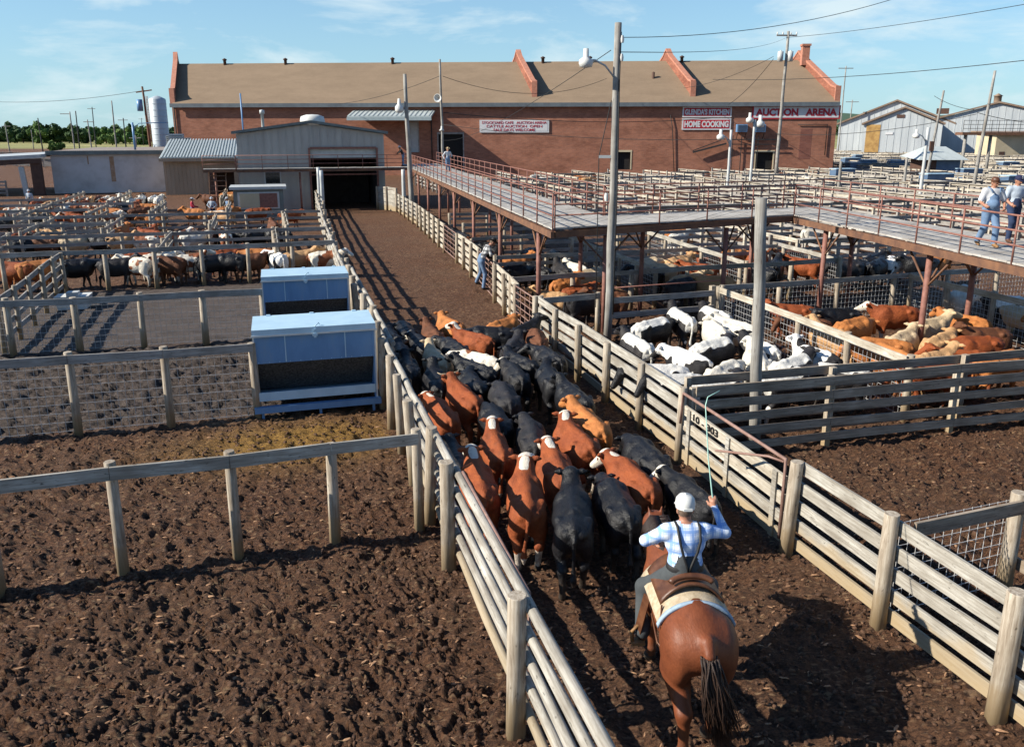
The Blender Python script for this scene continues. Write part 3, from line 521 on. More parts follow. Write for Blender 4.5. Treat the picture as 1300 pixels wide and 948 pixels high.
b = MB(); b.box((-.3,-.8,3.5), (lw+.3,-.72,3.85)); b.build('fascia', M['tan'], e); b = MB(); b.box((x0-.5,-.05,0), (x0,.05,2.4)); b.box((x0,-.05,2.3), (x1,.05,2.45)); b.build('door_frame', M['brownboard'], e)
b = MB(); b.box((x0,2.2,0),(x1,2.3,2.3)); b.build('inner_wall', M['brownboard'], e)
# open shelter left of the block building
e = empty('open_shelter', W(98.2, -30.5), AL, 'open cattle shelter with white sloping roof edge and brown corner post', 'shelter'); sx = 7.0
b = MB(); b.add([(-9,-1,3.1),(sx,-1,3.9),(sx,14,4.0),(-9,14,3.2),(-9,-1,3.45),(sx,-1,4.25),(sx,14,4.35),(-9,14,3.55)], [(3,2,1,0),(4,5,6,7),(0,1,5,4),(1,2,6,5)]); b.build('roof', M['pale_metal'], e)
b = MB(); b.bar((-9,-.9,2.8), (sx,-.9,3.6), .12, .5); b.build('beam', M['brownboard'], e)
b = MB(); b.box((sx-1.1,-.8,0), (sx-.15,0,3.8)); b.build('post', M['brownboard'], e); b = MB(); b.bar((sx-1.8,-.7,0), (sx-2.0,-.7,3.0), .5, .25); b.build('post', M['pale_metal'], e); b = MB(); b.box((-9,-.3,0), (-8.8,0,3.2)); b.build('post', M['brownboard'], e)
# small hut with a window
e = empty('gate_hut', W(64.6, -3.1, 0), AL, 'small grey gate hut with half whitewashed half rusty window panel', 'hut')
b = MB(); b.box((0,0,0), (3.6, 2.6, 2.35)); b.build('wall', M['shedtrim'], e); b = MB(); b.box((-.25,-.25,2.35), (3.85,2.8,2.55)); b.build('roof', M['pale_metal'], e)
b = MB(); b.box((.3,-.06,.9), (3.3,0,2.15)); wn = b.build('window', M['pale_metal'], e); b = MB(); b.box((.45,-.09,1.0), (1.85,-.06,2.05)); b.build('pane', M['cream'], wn); b = MB(); b.box((1.87,-.095,1.0), (3.15,-.06,2.05)); b.build('panel', M['rust'], wn)
# silo
e = empty('silo', atY(207, 200, 172)*Vector((1,1,0)) if False else Vector((atY(207, 200, 172).x, 172, 0)), 0, 'tall pale metal silo standing behind the brick building corner', 'silo')
b = MB(); rs = 1.65; b.lathe([(rs,0),(rs,12.9),(rs*.93,13.1),(rs*.3,13.6),(0,13.7)], 26)
for k in range(11): b.lathe([(rs,1.2*k),(rs+.04,1.2*k+.03),(rs+.04,1.2*k+.1),(rs,1.2*k+.13)], 26)
b.build('tank', M['silo'], e); b = MB(); b.tube([(-rs-.3,-.6,0),(-rs-.3,-.6,13.6)], .06, 6); b.tube([(-rs-.3,.0,0),(-rs-.3,.0,13.6)], .06, 6)
for k in range(26): b.tube([(-rs-.3,-.6,.5*k+.4),(-rs-.3,0,.5*k+.4)], .03, 5)
b.build('ladder', M['rust'], e)
# ---- far right barns
def gable(name, label, xl, xr, ybase, zeave, zpeak, dep, wallm, roofm, peak_x=None, group=None, eave_r=None):
    w_ = xr-xl; px = peak_x-xl if peak_x else w_/2; er = zeave if eave_r is None else eave_r
    w_ = w_/math.cos(.42)*.93; px = px/math.cos(.42)*.93; e = empty(name, (xl, ybase, 0), -.42, label, 'barn', group); b = MB()
    for y in (0, dep): b.add([(0,y,0),(w_,y,0),(w_,y,er),(px,y,zpeak),(0,y,zeave)], [(0,1,2,3,4)])
    b.add([(0,0,0),(0,dep,0),(0,dep,zeave),(0,0,zeave)], [(0,1,2,3)]); b.add([(w_,0,0),(w_,dep,0),(w_,dep,er),(w_,0,er)], [(0,1,2,3)])
    x = .8
    while x < w_: b.box((x-.06,-.06,0), (x+.06,0,(zeave+(zpeak-zeave)*x/px if x < px else er+(zpeak-er)*(w_-x)/(w_-px))-.05)); x += 1.6
    b.build('wall', wallm, e); b = MB()
    b.add([(-.6,-.7,zeave-.15),(px,-.7,zpeak+.1),(px,dep,zpeak+.1),(-.6,dep,zeave-.15),(-.6,-.7,zeave+.3),(px,-.7,zpeak+.55),(px,dep,zpeak+.55),(-.6,dep,zeave+.3)], [(0,3,2,1),(4,5,6,7),(0,1,5,4)])
    b.add([(w_+.6,-.7,er-.15),(px,-.7,zpeak+.1),(px,dep,zpeak+.1),(w_+.6,dep,er-.15),(w_+.6,-.7,er+.3),(px,-.7,zpeak+.55),(px,dep,zpeak+.55),(w_+.6,dep,er+.3)], [(0,1,2,3),(7,6,5,4),(0,4,5,1)])
    b.build('roof', roofm, e); return e
def zz(v, Y): return atY(1100, v, Y).z
xx = lambda u, Y: atY(u, 170, Y).x
e1 = gable('barn', 'far barn with pale metal gable and rusty roof edges', xx(1064,235), xx(1190,235), 235, zz(158,235), zz(130,235), 40, M['barnmetal'], M['barnroof'])
b = MB(); b.box((24,-.15,zz(146,235)), (27,-.02,zz(139,235))); b.build('loft_opening', M['brownboard'], e1)
e2 = gable('barn', 'nearer barn with pale gable, vent and yellow patch at its left', xx(1096,215), xx(1183,215), 215, zz(158,215), zz(138.5,215), 18, M['barnmetal'], M['barnroof'], xx(1140,215))
b = MB(); b.box((7.4,-.15,zz(150,215)), (9.2,-.02,zz(146,215))); b.build('vent', M['brownboard'], e2); b = MB(); b.box((.6,-.12,0), (3.9,-.03,zz(158.5,215))); b.build('yellow_panel', M['hay'], e2)
b = MB(); b.box((5.2,-.16,zz(171,215)), (6.9,-.02,zz(168,215))); b.build('notice', M['signwhite'], e2)
e3 = gable('barn', 'wide grey metal barn with ridge ventilator at far right', xx(1181,225), xx(1345,225), 225, zz(153,225), zz(132.5,225), 40, M['barnmetal'], M['barnroof'], xx(1251,225), eave_r=zz(156,225))
b = MB(); b.lathe([(.9,0),(.9,1.5),(1.2,1.6),(0,2.3)], 10, c=(xx(1251,225)-xx(1181,225), 1.5, zz(132.5,225)+.3)); b.build('roof_ventilator', M['barnroof'], e3)
gr = empty('pale_roofed_shed', (xx(1181,112), 112, 0), 0, 'small dark shed with pale green hipped roof among the far pens', 'shed'); gw = xx(1226,112)-xx(1181,112)
b = MB(); b.box((.2,0,0), (gw*.28,5,2.9)); b.build('wall', M['brownboard'], gr); b = MB(); b.box((gw*.28+.01,0,0), (gw-.2,5,2.9)); b.build('wall', M['bluebox'], gr)
b = MB(); b.add([(-1.6,-1,2.9),(gw+.4,-1,2.9),(gw+.4,6,3.2),(-1,6,3.2),(.6,2.4,4.6),(gw-1.2,2.4,4.6)], [(0,1,5,4),(1,2,5),(2,3,4,5),(3,0,4),(3,2,1,0)]); b.build('roof', M['tealroof'], gr)
pf = empty('overhead_platform', (xx(1222,118), 118, 0), 0, 'raised steel platform with pipe railing in front of the grey barn', 'platform'); pw = 11
zd = zz(168,118)
b = MB(); b.box((0,0,zd-.4), (pw,2,zd)); b.build('deck', M['rust_beam'], pf)
for x in (1.0, 4.6): b = MB(); b.tube([(x,1,0),(x,1,zd-.4)], .22, 10); b.build('post', M['pole'], pf)
b = MB(); 
for k in range(12): b.tube([(k,0,zd),(k,0,zd+1.6)], .035, 5)
for z in (.5, 1.05, 1.6): b.tube([(0,0,zd+z),(pw,0,zd+z)], .035, 5)
b.build('railing', M['cable'], pf)
cw = empty('cream_building', (xx(1266,185), 185, 0), 0, 'low cream building with dark flat roof at right edge', 'building'); b = MB(); b.box((0,0,0), (20,8,zz(171,185))); b.box((1,-.05,.2), (2.2,0,2.3), 1); b.build('wall', [M['cream'], M['brownboard']], cw); b = MB(); b.add([(-1,-1.5,zz(171,185)),(21,-1.5,zz(171,185)),(21,9,zz(168,185)),(-1,9,zz(168,185)),(-1,-1.5,zz(171,185)+.3),(21,-1.5,zz(171,185)+.3),(21,9,zz(168,185)+.3),(-1,9,zz(168,185)+.3)], [(3,2,1,0),(4,5,6,7),(0,1,5,4),(3,0,4,7)]); b.build('roof', M['barnroof'], cw)
# ------------------------------------------------------------------ fences
def run_frame(p0, p1):
    P0 = W(*p0); P1 = W(*p1); d = P1-P0; return P0, math.atan2(d.y, d.x), d.length
def fence(label, p0, p1, h=1.7, spacing=2.0, rails=((.3,.17),(.65,.17),(1.0,.17),(1.4,.18)), side=1, posts='round', r=.08, wire=False, rm='rail', pm='post', kind='fence', round_rails=False, ends=(True, True), group=None, post_at=None, lean=.02, cap=False):
    P0, an, L = run_frame(p0, p1); e = empty('pen_fence' if kind == 'fence' else kind, P0, an, label, 'fence', group)
    n = max(1, round(L/spacing)); xs = post_at if post_at else [L*i/n for i in range(n+1)]
    for i, x in enumerate(xs):
        if (i == 0 and not ends[0]) or (i == len(xs)-1 and not ends[1]): continue
        b = MB(); hh = h+random.uniform(-.05, .07); lx, ly = random.gauss(0, lean), random.gauss(0, lean); rr = r*random.uniform(.92, 1.12)
        if posts == 'round':
            pts = [(0,0,-.1), (lx*.5,ly*.5,hh*.5), (lx,ly,hh-.01), (lx,ly,hh)]; b.tube(pts, [rr*1.06, rr*1.0, rr*.97, rr*.9], 12)
        else: b.bar((0,0,-.1), (lx,ly,hh), rr*1.7, rr*1.7)
        o = b.build('post', M[pm], e); o.location = (x, 0, 0)
    spans = list(zip(xs[:-1], xs[1:]))
    for z, wd in rails:
        b = MB(); zprev = z+random.uniform(-.015, .015)
        for x0, x1 in spans:
            z1 = z+random.uniform(-.03, .03)
            if round_rails:
                y = side*(r+.05); b.tube([(x0-.12, y+.0, zprev), ((x0+x1)/2, y+random.uniform(-.02,.02), (zprev+z1)/2-.02), (x1+.12, y, z1)], [wd*.46, wd*.5, wd*.44], 8)
            else:
                t = random.uniform(.018, .024); y = side*(r+.02+random.uniform(0, .006)); M_ = None
                vs = []
                g = .004
                b.bar((x0+g, y, zprev), (x1-g, y, z1), t*2, wd*random.uniform(.93, 1.04))
            zprev = z1
        b.build('rail', M[rm], e)
    if cap:
        b = MB(); b.box((-.05, -.1, h+.0), (L+.05, .1, h+.045)); b.build('cap_board', M[rm], e)
    if wire:
        b = MB(); zt = rails[-1][0] if len(rails) else h; st = .16; y = -side*(r+.0)
        k = 0
        while k*st < L: b.bar((k*st, y, .05), (k*st, y, zt), .007, .007); k += 1
        for k in range(9): b.bar((0, y+.007, .08+(zt-.1)*k/8), (L, y+.007, .08+(zt-.1)*k/8), .008, .008)
        b.build('wire_mesh', M['wire'], e)
    return e
# left pens: cross rows facing the camera
TOP = ((1.62,.2),)
def zt_(x): return x
fence('near left pen fence with a single top board and round posts', (11.85,-12.4), (12.4,2.12), 1.8, 1.65, ((1.68,.2),), side=-1, r=.085, wire=False, post_at=[.0+1.55+1.65*i for i in range(-1,7)]+[12.95,14.35], rm='rail', ends=(True,True))
fence('second left pen fence ending at the nearer feed bin', (18.9,-14.1), (18.9,-.75), 1.86, 1.85, ((1.76,.2),), side=-1, r=.09, wire=True, rm='rail_grey')
fence('third left pen fence ending at the farther feed bin', (26.6,-15.1), (26.6,-.65), 1.72, 1.8, ((1.62,.2),), side=-1, r=.095, wire=True, rm='rail_grey')
fence('fourth left pen fence in front of the penned mixed cattle', (36.9,-18.5), (37.6,2.4), 1.75, 1.9, ((1.66,.2),), side=-1, r=.095, wire=False, rm='rail_grey')
fence('short board fence running back beside the water trough', (26.8,-8.15), (37.0,-8.65), 1.72, 2.0, ((.35,.17),(.75,.17),(1.15,.17),(1.6,.19)), side=1, rm='rail_grey')
for i, (a0, a1, b0) in enumerate(((39,45.5,-12.8),(37.3,44.2,-5.2),(37.8,44.5,-.2),(46.4,53.2,-12.6),(46.8,53.6,-8.9),(46.5,53,-3.6),(45.5,53.5,.4),(55.2,64,-15.2),(55.4,63,-11.4),(56,63.2,-7.8),(56.5,62.5,-3.2),(65.5,76.5,-15.5),(65.2,76,-11.8),(59.7,64,-7.7),(66,76,-4.1))):
    fence('weathered board divider running back between left pens, '+['nearest on the far left','nearest, under the alley end of fourth row','nearest, beside the alley','left one of the second tier','middle left of second tier','middle right of second tier','beside the alley in second tier','left end of third tier','second in third tier','third in third tier','right end of third tier','far left near block building','second from left near block building','right of third tier','beside the standing people'][i], (a0,b0), (a1,b0-.1), 1.7, 1.8, ((.35,.15),(.75,.15),(1.15,.16),(1.58,.18)), side=-1, rm='rail', pm='post', group='dividers in the left pens', r=.09)
for i, (a, b0, b1) in enumerate(((44.2,-20,2.4),(49.8,-21,-9.0),(54.4,-24,3.0),(59.6,-24,-12),(64.2,-26,-10),(69.4,-26,-16))):
    fence('long grey board row across the left pens, '+['first beyond the penned cattle','second beyond the penned cattle','third beyond the penned cattle','fourth beyond the penned cattle','fifth, level with the gate hut','sixth, in front of the block building cattle'][i], (a,b0), (a,b1), 1.65, 2.4, ((.35,.15),(.75,.15),(1.15,.16),(1.56,.18)), side=-1, rm='rail_grey', group='rows across the left pens', r=.09)
# alley, left side (round rails)
RR = ((.3,.13),(.62,.13),(.95,.13),(1.27,.13),(1.6,.14))
fence('left alley fence near the camera with five round pole rails', (3.4,2.15), (11.0,2.15), 1.78, 3.6, RR, side=-1, round_rails=True, r=.1, post_at=[0,3.95,7.6], rm='rail', lean=.03)
fence('left alley fence of pole rails between nearest pen row and feed bin', (11.05,2.15), (18.9,2.15), 1.72, 1.6, RR, side=-1, round_rails=True, r=.09, rm='rail', lean=.05, ends=(False,True))
fence('left alley fence with brown posts beside the feed bins', (19.0,2.3), (30.2,2.35), 1.7, 1.8, RR, side=-1, round_rails=True, r=.1, rm='rail', lean=.06)
fence('left alley fence of crooked pole rails in the mid distance', (30.3,2.35), (45.5,2.6), 1.7, 1.9, RR, side=1, round_rails=True, r=.085, rm='rail', lean=.07)
fence('left alley fence of crooked pole rails nearest the shed', (45.6,2.6), (72.5,3.35), 1.7, 2.1, RR, side=1, round_rails=True, r=.09, rm='rail', lean=.07)
# alley, right side (boards)
BR = ((.2,.19),(.51,.19),(.82,.19),(1.13,.2),(1.45,.21))
fence('right alley board fence in the foreground with wide pale boards', (3.2,7.5), (10.05,7.42), 1.62, 2.5, BR, side=-1, posts='round', r=.1, rm='rail', post_at=[.0,.95,2.87,4.77,6.85], lean=.03)
fence('right alley board fence between the numbered gate and pipe gate', (13.85,7.48), (23.6,7.5), 1.55, 2.0, BR, side=-1, posts='round', r=.085, rm='rail', lean=.02)
fence('right alley board fence beyond the pipe gate below walkway', (25.9,7.55), (30.2,7.95), 1.55, 2.1, BR, side=-1, r=.08, rm='rail_white')
fence('right alley board fence past the climbing man', (34.2,8.3), (40.2,8.6), 1.55, 2.0, BR, side=-1, r=.08, rm='rail_white')
fence('right alley board fence curving toward the shed door', (44.2,8.75), (57,9.4), 1.6, 2.1, BR, side=-1, r=.08, rm='rail_white')
fence('right alley board fence nearest the shed door', (57,9.4), (68.5,9.6), 1.6, 2.1, BR, side=-1, r=.08, rm='rail')
fence('tall boarded chute panel at the right of the shed door', (68.5,9.6), (71.8,8.4), 2.0, 1.7, ((.2,.33),(.55,.33),(.9,.33),(1.25,.33),(1.6,.33),(1.9,.2)), side=-1, r=.08, rm='rail')
# gates
def pipe_gate(label, p0, p1, h=1.45, n=6, bars=4, z0=.2, mat='pinkpipe', brace=False):
    P0, an, L = run_frame(p0, p1); e = empty('pipe_gate', P0, an, label, 'gate'); b = MB()
    b.tube([(.05,0,z0),(L-.05,0,z0),(L-.05,0,h),(.05,0,h),(.05,0,z0)], .028, 8); b.build('gate_frame', M[mat], e)
    for k in range(1, n): z = z0+(h-z0)*k/n; b = MB(); b.tube([(.05,0,z),(L-.05,0,z)], .017, 6); b.build('bar', M[mat], e)
    for k in range(1, bars): x = L*k/bars; b = MB(); b.box((x-.02,-.035,z0), (x+.02,-.022,h)); b.build('upright', M[mat], e)
    return e
pipe_gate('rusty pink pipe gate in the right alley fence beside cross rails', (23.7,7.5), (25.8,7.52), 1.5)
pipe_gate('pale pipe gate where the man climbs on the alley fence', (30.3,7.95), (34.1,8.3), 1.5, 6, 5)
pipe_gate('arched pipe gate panel in the alley fence before the climbing man', (40.3,8.6), (44.1,8.75), 1.55, 6, 4)
P0, an, L = run_frame((10.1,7.42), (13.8,7.5)); ng = empty('board_gate', P0, an, 'alley gate with white painted top board numbered 10-303 under a pipe', 'gate')
for z, m_ in zip((.22,.53,.84,1.15), ('rail','rail','rail_white','rail_white')): b = MB(); b.bar((.1,.0,z), (L-.1,.0,z+.02), .045, .2); b.build('board', M[m_], ng)
b = MB(); b.tube([(L-.1,.09,.9),(L-.1,.05,1.52),(.08,.05,1.55),(.08,.05,.2)], .03, 8); b.tube([(.1,.06,1.5),(.45,.12,1.46),(1.25,.62,1.3)], .022, 6); b.build('gate_frame', M['pinkpipe'], ng)
for x in (.35, L/2, L-.35): b = MB(); b.box((x-.06,.03,.12), (x+.06,.055,1.25)); b.build('batten', M['rail'], ng)
text_mesh('10 - 303', .95, .13, M['black'], ng, (L-1.0, .027, 1.165), (math.pi/2, 0, math.pi), name='gate_number', bold=.0)
lg = empty('swing_gate', W(7.45,2.34), AL+math.pi/2, 'rusty pipe latch bar leaning along the left alley fence', 'gate'); b = MB(); b.tube([(.1,-.02,1.62),(3.4,-.02,1.66)], .025, 8); b.build('pipe', M['pinkpipe'], lg); b = MB(); b.tube([(.1,-.02,1.62),(.06,-.02,.3)], .02, 6); b.build('latch_arm', M['pinkpipe'], lg)
# right pens
D5R = ((.25,.17),(.58,.17),(.9,.17),(1.22,.18),(1.5,.19))
fence('front row of the double board fence across right pens', (13.85,7.75), (13.6,17.2), 1.6, 3.0, D5R, side=-1, posts='square', rm='rail_brown', r=.07, group='double board fence')
fence('back row of the double board fence across right pens', (14.35,7.9), (14.15,18.2), 1.6, 3.0, D5R, side=1, posts='square', rm='rail_brown', r=.07, group='double board fence')
fence('short gate wing with top board and wire at lower right', (8.0,7.75), (8.15,9.75), 1.6, 2.0, ((1.45,.2),), side=-1, wire=True, rm='rail_brown', r=.1, ends=(False,True))
fence('lower right pen fence leading back from the gate wing', (2.5,10.2), (8.15,9.75), 1.6, 2.0, ((.5,.18),(1.45,.2)), side=-1, wire=False, rm='rail_brown', r=.1, ends=(True,False))
fence('pale topped wire fence dividing white cattle from red cattle', (14.6,13.65), (23.5,13.95), 1.55, 2.0, ((1.48,.2),), side=1, wire=True, rm='rail_white', r=.085)
fence('pale topped wire fence at the right of the red cattle', (14.4,21.3), (23.9,21.9), 1.55, 2.0, ((1.48,.2),), side=1, wire=True, rm='rail_white', r=.085)
fence('grey top rail fence joining the alley at the pipe gate', (23.5,7.7), (23.8,9.7), 1.55, 2.0, ((1.45,.19),), side=-1, rm='rail_grey', r=.08)
fence('three rail grey fence behind the white cattle', (23.4,9.9), (23.6,13.7), 1.55, 3.7, ((.35,.18),(.85,.18),(1.35,.19)), side=-1, rm='rail_grey', posts='square', r=.09)
b = MB(); e = empty('steel_rail', W(23.55,9.95,0), AL, 'thin rusty pipe rail above the three rail grey fence', 'rail'); b.tube([(0,-.1,1.72),(3.9,-.1,1.78)], .022, 6); b.tube([(.02,-.1,0),(.0,-.1,1.74)], .02, 6); b.build('pipe', M['rust'], e)
fence('grey cross rail fence behind the red cattle pen', (23.8,14.0), (24.2,28.5), 1.55, 2.4, ((1.48,.18),), side=-1, rm='rail_grey', r=.09, wire=True)
fence('long grey cross rail under the walkway, nearer one', (27.3,7.8), (28.0,22.0), 1.55, 2.4, ((1.46,.18),), side=-1, rm='rail_grey', r=.09)
fence('wire divider with pale top board under walkway, left one', (27.7,13.6), (31.5,13.75), 1.55, 1.9, ((1.47,.18),), side=1, wire=True, rm='rail', r=.085)
fence('wire divider with pale top board beyond the walkway corner', (33.3,13.7), (38,14.0), 1.55, 1.9, ((1.47,.18),), side=1, wire=False, rm='rail', r=.085)
fence('wire divider with pale top board running under middle walkway', (28.2,17.8), (38.4,18.4), 1.55, 2.0, ((1.47,.18),), side=1, wire=True, rm='rail', r=.085)
fence('wire divider with pale top board near the walkway bend', (27.8,21.8), (32.2,22.2), 1.55, 2.0, ((1.47,.18),), side=1, wire=True, rm='rail', r=.085)
for i, (a, b0, b1) in enumerate(((32.5,8.6,22),(38.6,9,27),(44.8,10,34),(51,10.5,40))):
    fence('grey cross board fence beneath and beyond the walkway, '+['first back','second back','third back','fourth back'][i], (a,b0), (a,b1), 1.5, 2.4, ((.35,.16),(.75,.16),(1.15,.16),(1.45,.17)), side=-1, rm='rail_grey', r=.085, group='cross rows beyond the walkway')
# ---- far pens on the right: board runs copied from three patterns
def far_proto(L, seed, mat):
    rs = random.Random(seed); b = MB(); n = max(2, round(L/2.4))
    for i in range(n+1): b.bar((L*i/n,0,0), (L*i/n+rs.gauss(0,.02),0,1.55+rs.uniform(-.05,.2)), .15, .15, i % 2)
    for z in (.35,.75,1.15,1.5):
        for i in range(n): b.bar((L*i/n,-.11,z+rs.uniform(-.03,.03)), (L*(i+1)/n,-.11,z+rs.uniform(-.03,.03)), .05, .19 if z > 1.4 else .15, 0 if z > 1.4 else 1)  # top plank coloured as if sunlit, lower boards darker as if in shade
    if seed % 2: b.bar((0,-.12,1.62), (L,-.12,1.62), .42, .05)       # walk plank on top
    o = b.build('board_fence', [M[mat], M['rail_grey']]); return o
ORD = ['first','second','third','fourth','fifth','sixth','seventh','eighth','ninth','tenth','eleventh','twelfth','thirteenth','fourteenth','fifteenth','sixteenth','seventeenth','eighteenth','nineteenth','twentieth','twenty-first','twenty-second','twenty-third','twenty-fourth','twenty-fifth','twenty-sixth','twenty-seventh','twenty-eighth','twenty-ninth','thirtieth','thirty-first','thirty-second','thirty-third','thirty-fourth','thirty-fifth','thirty-sixth','thirty-seventh','thirty-eighth','thirty-ninth','fortieth']
def ordn(i): return ORD[i] if i < len(ORD) else 'fortieth-plus'
FP = {('A',k): far_proto(16, k, 'rail_white' if k != 2 else 'rail') for k in range(3)}; FP.update({('B',k): far_proto(9, k+3, 'rail_grey') for k in range(2)})  # runs going back get the sunlit tone, runs across the shaded grey
used = set(); runs = []
for ti, a0 in enumerate(range(33, 230, 18)):
    bmax = min((a0+16)*1.10+4, 165); bl = 23.5 if a0 < 50 else 15; bs = []
    b_ = bl+((ti*37) % 5)
    if a0 > 50: b_ = 16+((ti*37) % 5)
    while b_ < bmax:
        P = W(a0+8, b_)
        # stay clear of the brick building
        inside = P.y > 112 and P.x < FR.x+3
        if not inside: runs.append((ti, 'A', a0, b_))
        if not inside and (ti*7+int(b_)) % 4 != 0: runs.append((ti, 'B', a0+random.choice((0,0,8)), b_))
        b_ += 5.2 if a0 < 120 else 7
tiers = {}
for ti, k, a0, b_ in runs:
    px, py = project(W(a0+6, b_, 1.5))
    if px > 1420 or px < 540: continue
    tiers.setdefault((ti, k), []).append((px, a0, b_))
cnt = 0
for (ti, k), lst in tiers.items():
    lst.sort()
    for i, (px, a0, b_) in enumerate(lst):
        kk = (k, (i+ti) % (3 if k == 'A' else 2)); o = FP[kk] if kk not in used else FP[kk].copy()
        if kk in used: COL.objects.link(o)
        used.add(kk); o.location = W(a0, b_); o.rotation_euler = (0,0, AL+(math.pi/2 if k == 'A' else 0)+random.gauss(0,.006))
        tag(o, f"{'pale' if k == 'A' else 'grey'} fence {'running back' if k == 'A' else 'running across'}, {ordn(i)} from left, {ordn(ti)} tier beyond the walkway", 'fence', 'board fences in the far right pens'); cnt += 1
print('far runs', cnt)
# far left pens beyond the block building
for i in range(14):
    o = FP[('B', 0)].copy(); COL.objects.link(o); o.location = (-62-random.uniform(0,10)-(i % 7)*9-(i//7)*25, 150+(i//7)*45+(i % 7)*3, 0); o.rotation_euler = (0,0,.05); tag(o, f'grey board fence in the distant left pens, {ordn(i)} of the far row', 'fence', 'distant left pen fences')
for i in range(8):
    o = FP[('B', 1)].copy(); COL.objects.link(o); o.location = W(86+i*5.5, -36+(i % 3)*2-i*2.0); o.rotation_euler = (0,0,AL); tag(o, f'grey board fence seen through the open shelter, {ordn(i)} row back', 'fence', 'fences behind the shelter')
# ------------------------------------------------------------------ elevated walkway
WZ = 3.6
def walkway(label, n0, n1, f0, f1, rails=('near','far'), posts=5, brace=True, skip=(), ts=None):
    """n0,n1 near edge ends, f0,f1 far edge ends in (a,b)."""
    N0, N1, F0, F1 = W(*n0), W(*n1), W(*f0), W(*f1); an = math.atan2((N1-N0).y, (N1-N0).x); e = empty('elevated_walkway', N0, an, label, 'walkway'); R = Matrix.Rotation(-an, 3, 'Z')
    n0_, n1_, f0_, f1_ = [R @ (p-N0) for p in (N0, N1, F0, F1)]; L = n1_.x
    b = MB(); nb = max(3, int(L/.3))
    for i in range(nb):
        t0, t1 = i/nb, (i+1)/nb-.012/ (L/nb)*0-.03/nb; dz = random.uniform(-.006, .006)
        p, q, r_, s_ = n0_.lerp(n1_, t0), n0_.lerp(n1_, t1), f0_.lerp(f1_, t1), f0_.lerp(f1_, t0)
        vs = [Vector((v.x, v.y, WZ-.05+dz)) for v in (p, q, r_, s_)]+[Vector((v.x, v.y, WZ+dz)) for v in (p, q, r_, s_)]
        b.add(vs, [(3,2,1,0),(4,5,6,7),(0,1,5,4),(1,2,6,5),(2,3,7,6),(3,0,4,7)])
    b.build('deck', M['deck'], e)
    b = MB()
    for p, q in ((n0_, n1_), (f0_, f1_), ((n0_+f0_)/2, (n1_+f1_)/2)): b.bar((p.x,p.y,WZ-.21), (q.x,q.y,WZ-.16), .12, .2)
    b.build('beam', M['rust_beam'], e)
    for nm, p, q in (('near', n0_, n1_), ('far', f0_, f1_)):
        if nm not in rails: continue
        b = MB(); n = max(1, round((q-p).length/2.0))
        for z in (.38,.72,1.06): b.tube([(p.x,p.y,WZ+z),(q.x,q.y,WZ+z)], .026, 6)
        for i in range(n+1): c = p.lerp(q, i/n); b.tube([(c.x,c.y,WZ-.1),(c.x,c.y,WZ+1.06)], .026, 6)
        b.build('railing', M['rust'], e)
    for i in range(posts):
        t = ts[i] if ts else (i+.35)/posts
        for p, q, s_ in ((n0_, n1_, .12), (f0_, f1_, -.12)):
            c = p.lerp(q, t); ot = f0_.lerp(f1_, t) if s_ > 0 else n0_.lerp(n1_, t); d = (ot-c).normalized(); c2 = c+d*.35
            b = MB(); b.tube([(c2.x,c2.y,-.1),(c2.x,c2.y,WZ-.36)], .085, 10); po = b.build('post', M['rust'], e)
            if brace: b = MB(); u_ = (q-p).normalized(); b.tube([c2+u_*.9+Vector((0,0,WZ-.4)), c2+Vector((0,0,WZ-1.25)), c2-u_*.9+Vector((0,0,WZ-.4))], .035, 6); b.tube([c2+d*.9+Vector((0,0,WZ-.4)), c2+Vector((0,0,WZ-1.25))], .035, 6); b.build('brace', M['rust_beam'], po)
    return e
walkway('rust railed wooden walkway section running back to the brick building', (24.0,8.2), (78,11.6), (27.2,11.2), (78,14.9), posts=8)
walkway('middle walkway section crossing level above the right pens', (24.1,8.3), (25.8,18.1), (27.3,11.3), (28.4,21.2), posts=2)
walkway('right walkway section with the two strolling men', (25.8,18.1), (11.0,15.6), (28.4,21.2), (11.0,18.9), posts=2, ts=(.15,.53))
walkway('narrow catwalk crossing in front of the grey shed door', (71.4,-3.0), (70.9,11.3), (72.2,-3.0), (72.1,11.3), posts=1, brace=False, rails=('near',))
walkway('short catwalk stub leading to the tan lean-to', (71.6,-5.6), (71.4,-3.05), (72.4,-5.6), (72.2,-3.05), posts=1, brace=False, rails=('near',))
# stair by the hut
e = empty('wooden_stair', W(70.3,-5.2), AL, 'brown wooden stair beside the small gate hut', 'stair'); b = MB()
for k in range(8): b.box((0,.25*k*0+.0-.22*(8-k)+1.6,.4*k+.2), (1.3,.3-.22*(8-k)+1.6,.4*k+.26))
b.build('tread', M['rust_beam'], e); b = MB(); b.bar((0,-.2,0), (0,1.7,3.4), .06, .25); b.bar((1.3,-.2,0), (1.3,1.7,3.4), .06, .25); b.build('stringer', M['rust_beam'], e)
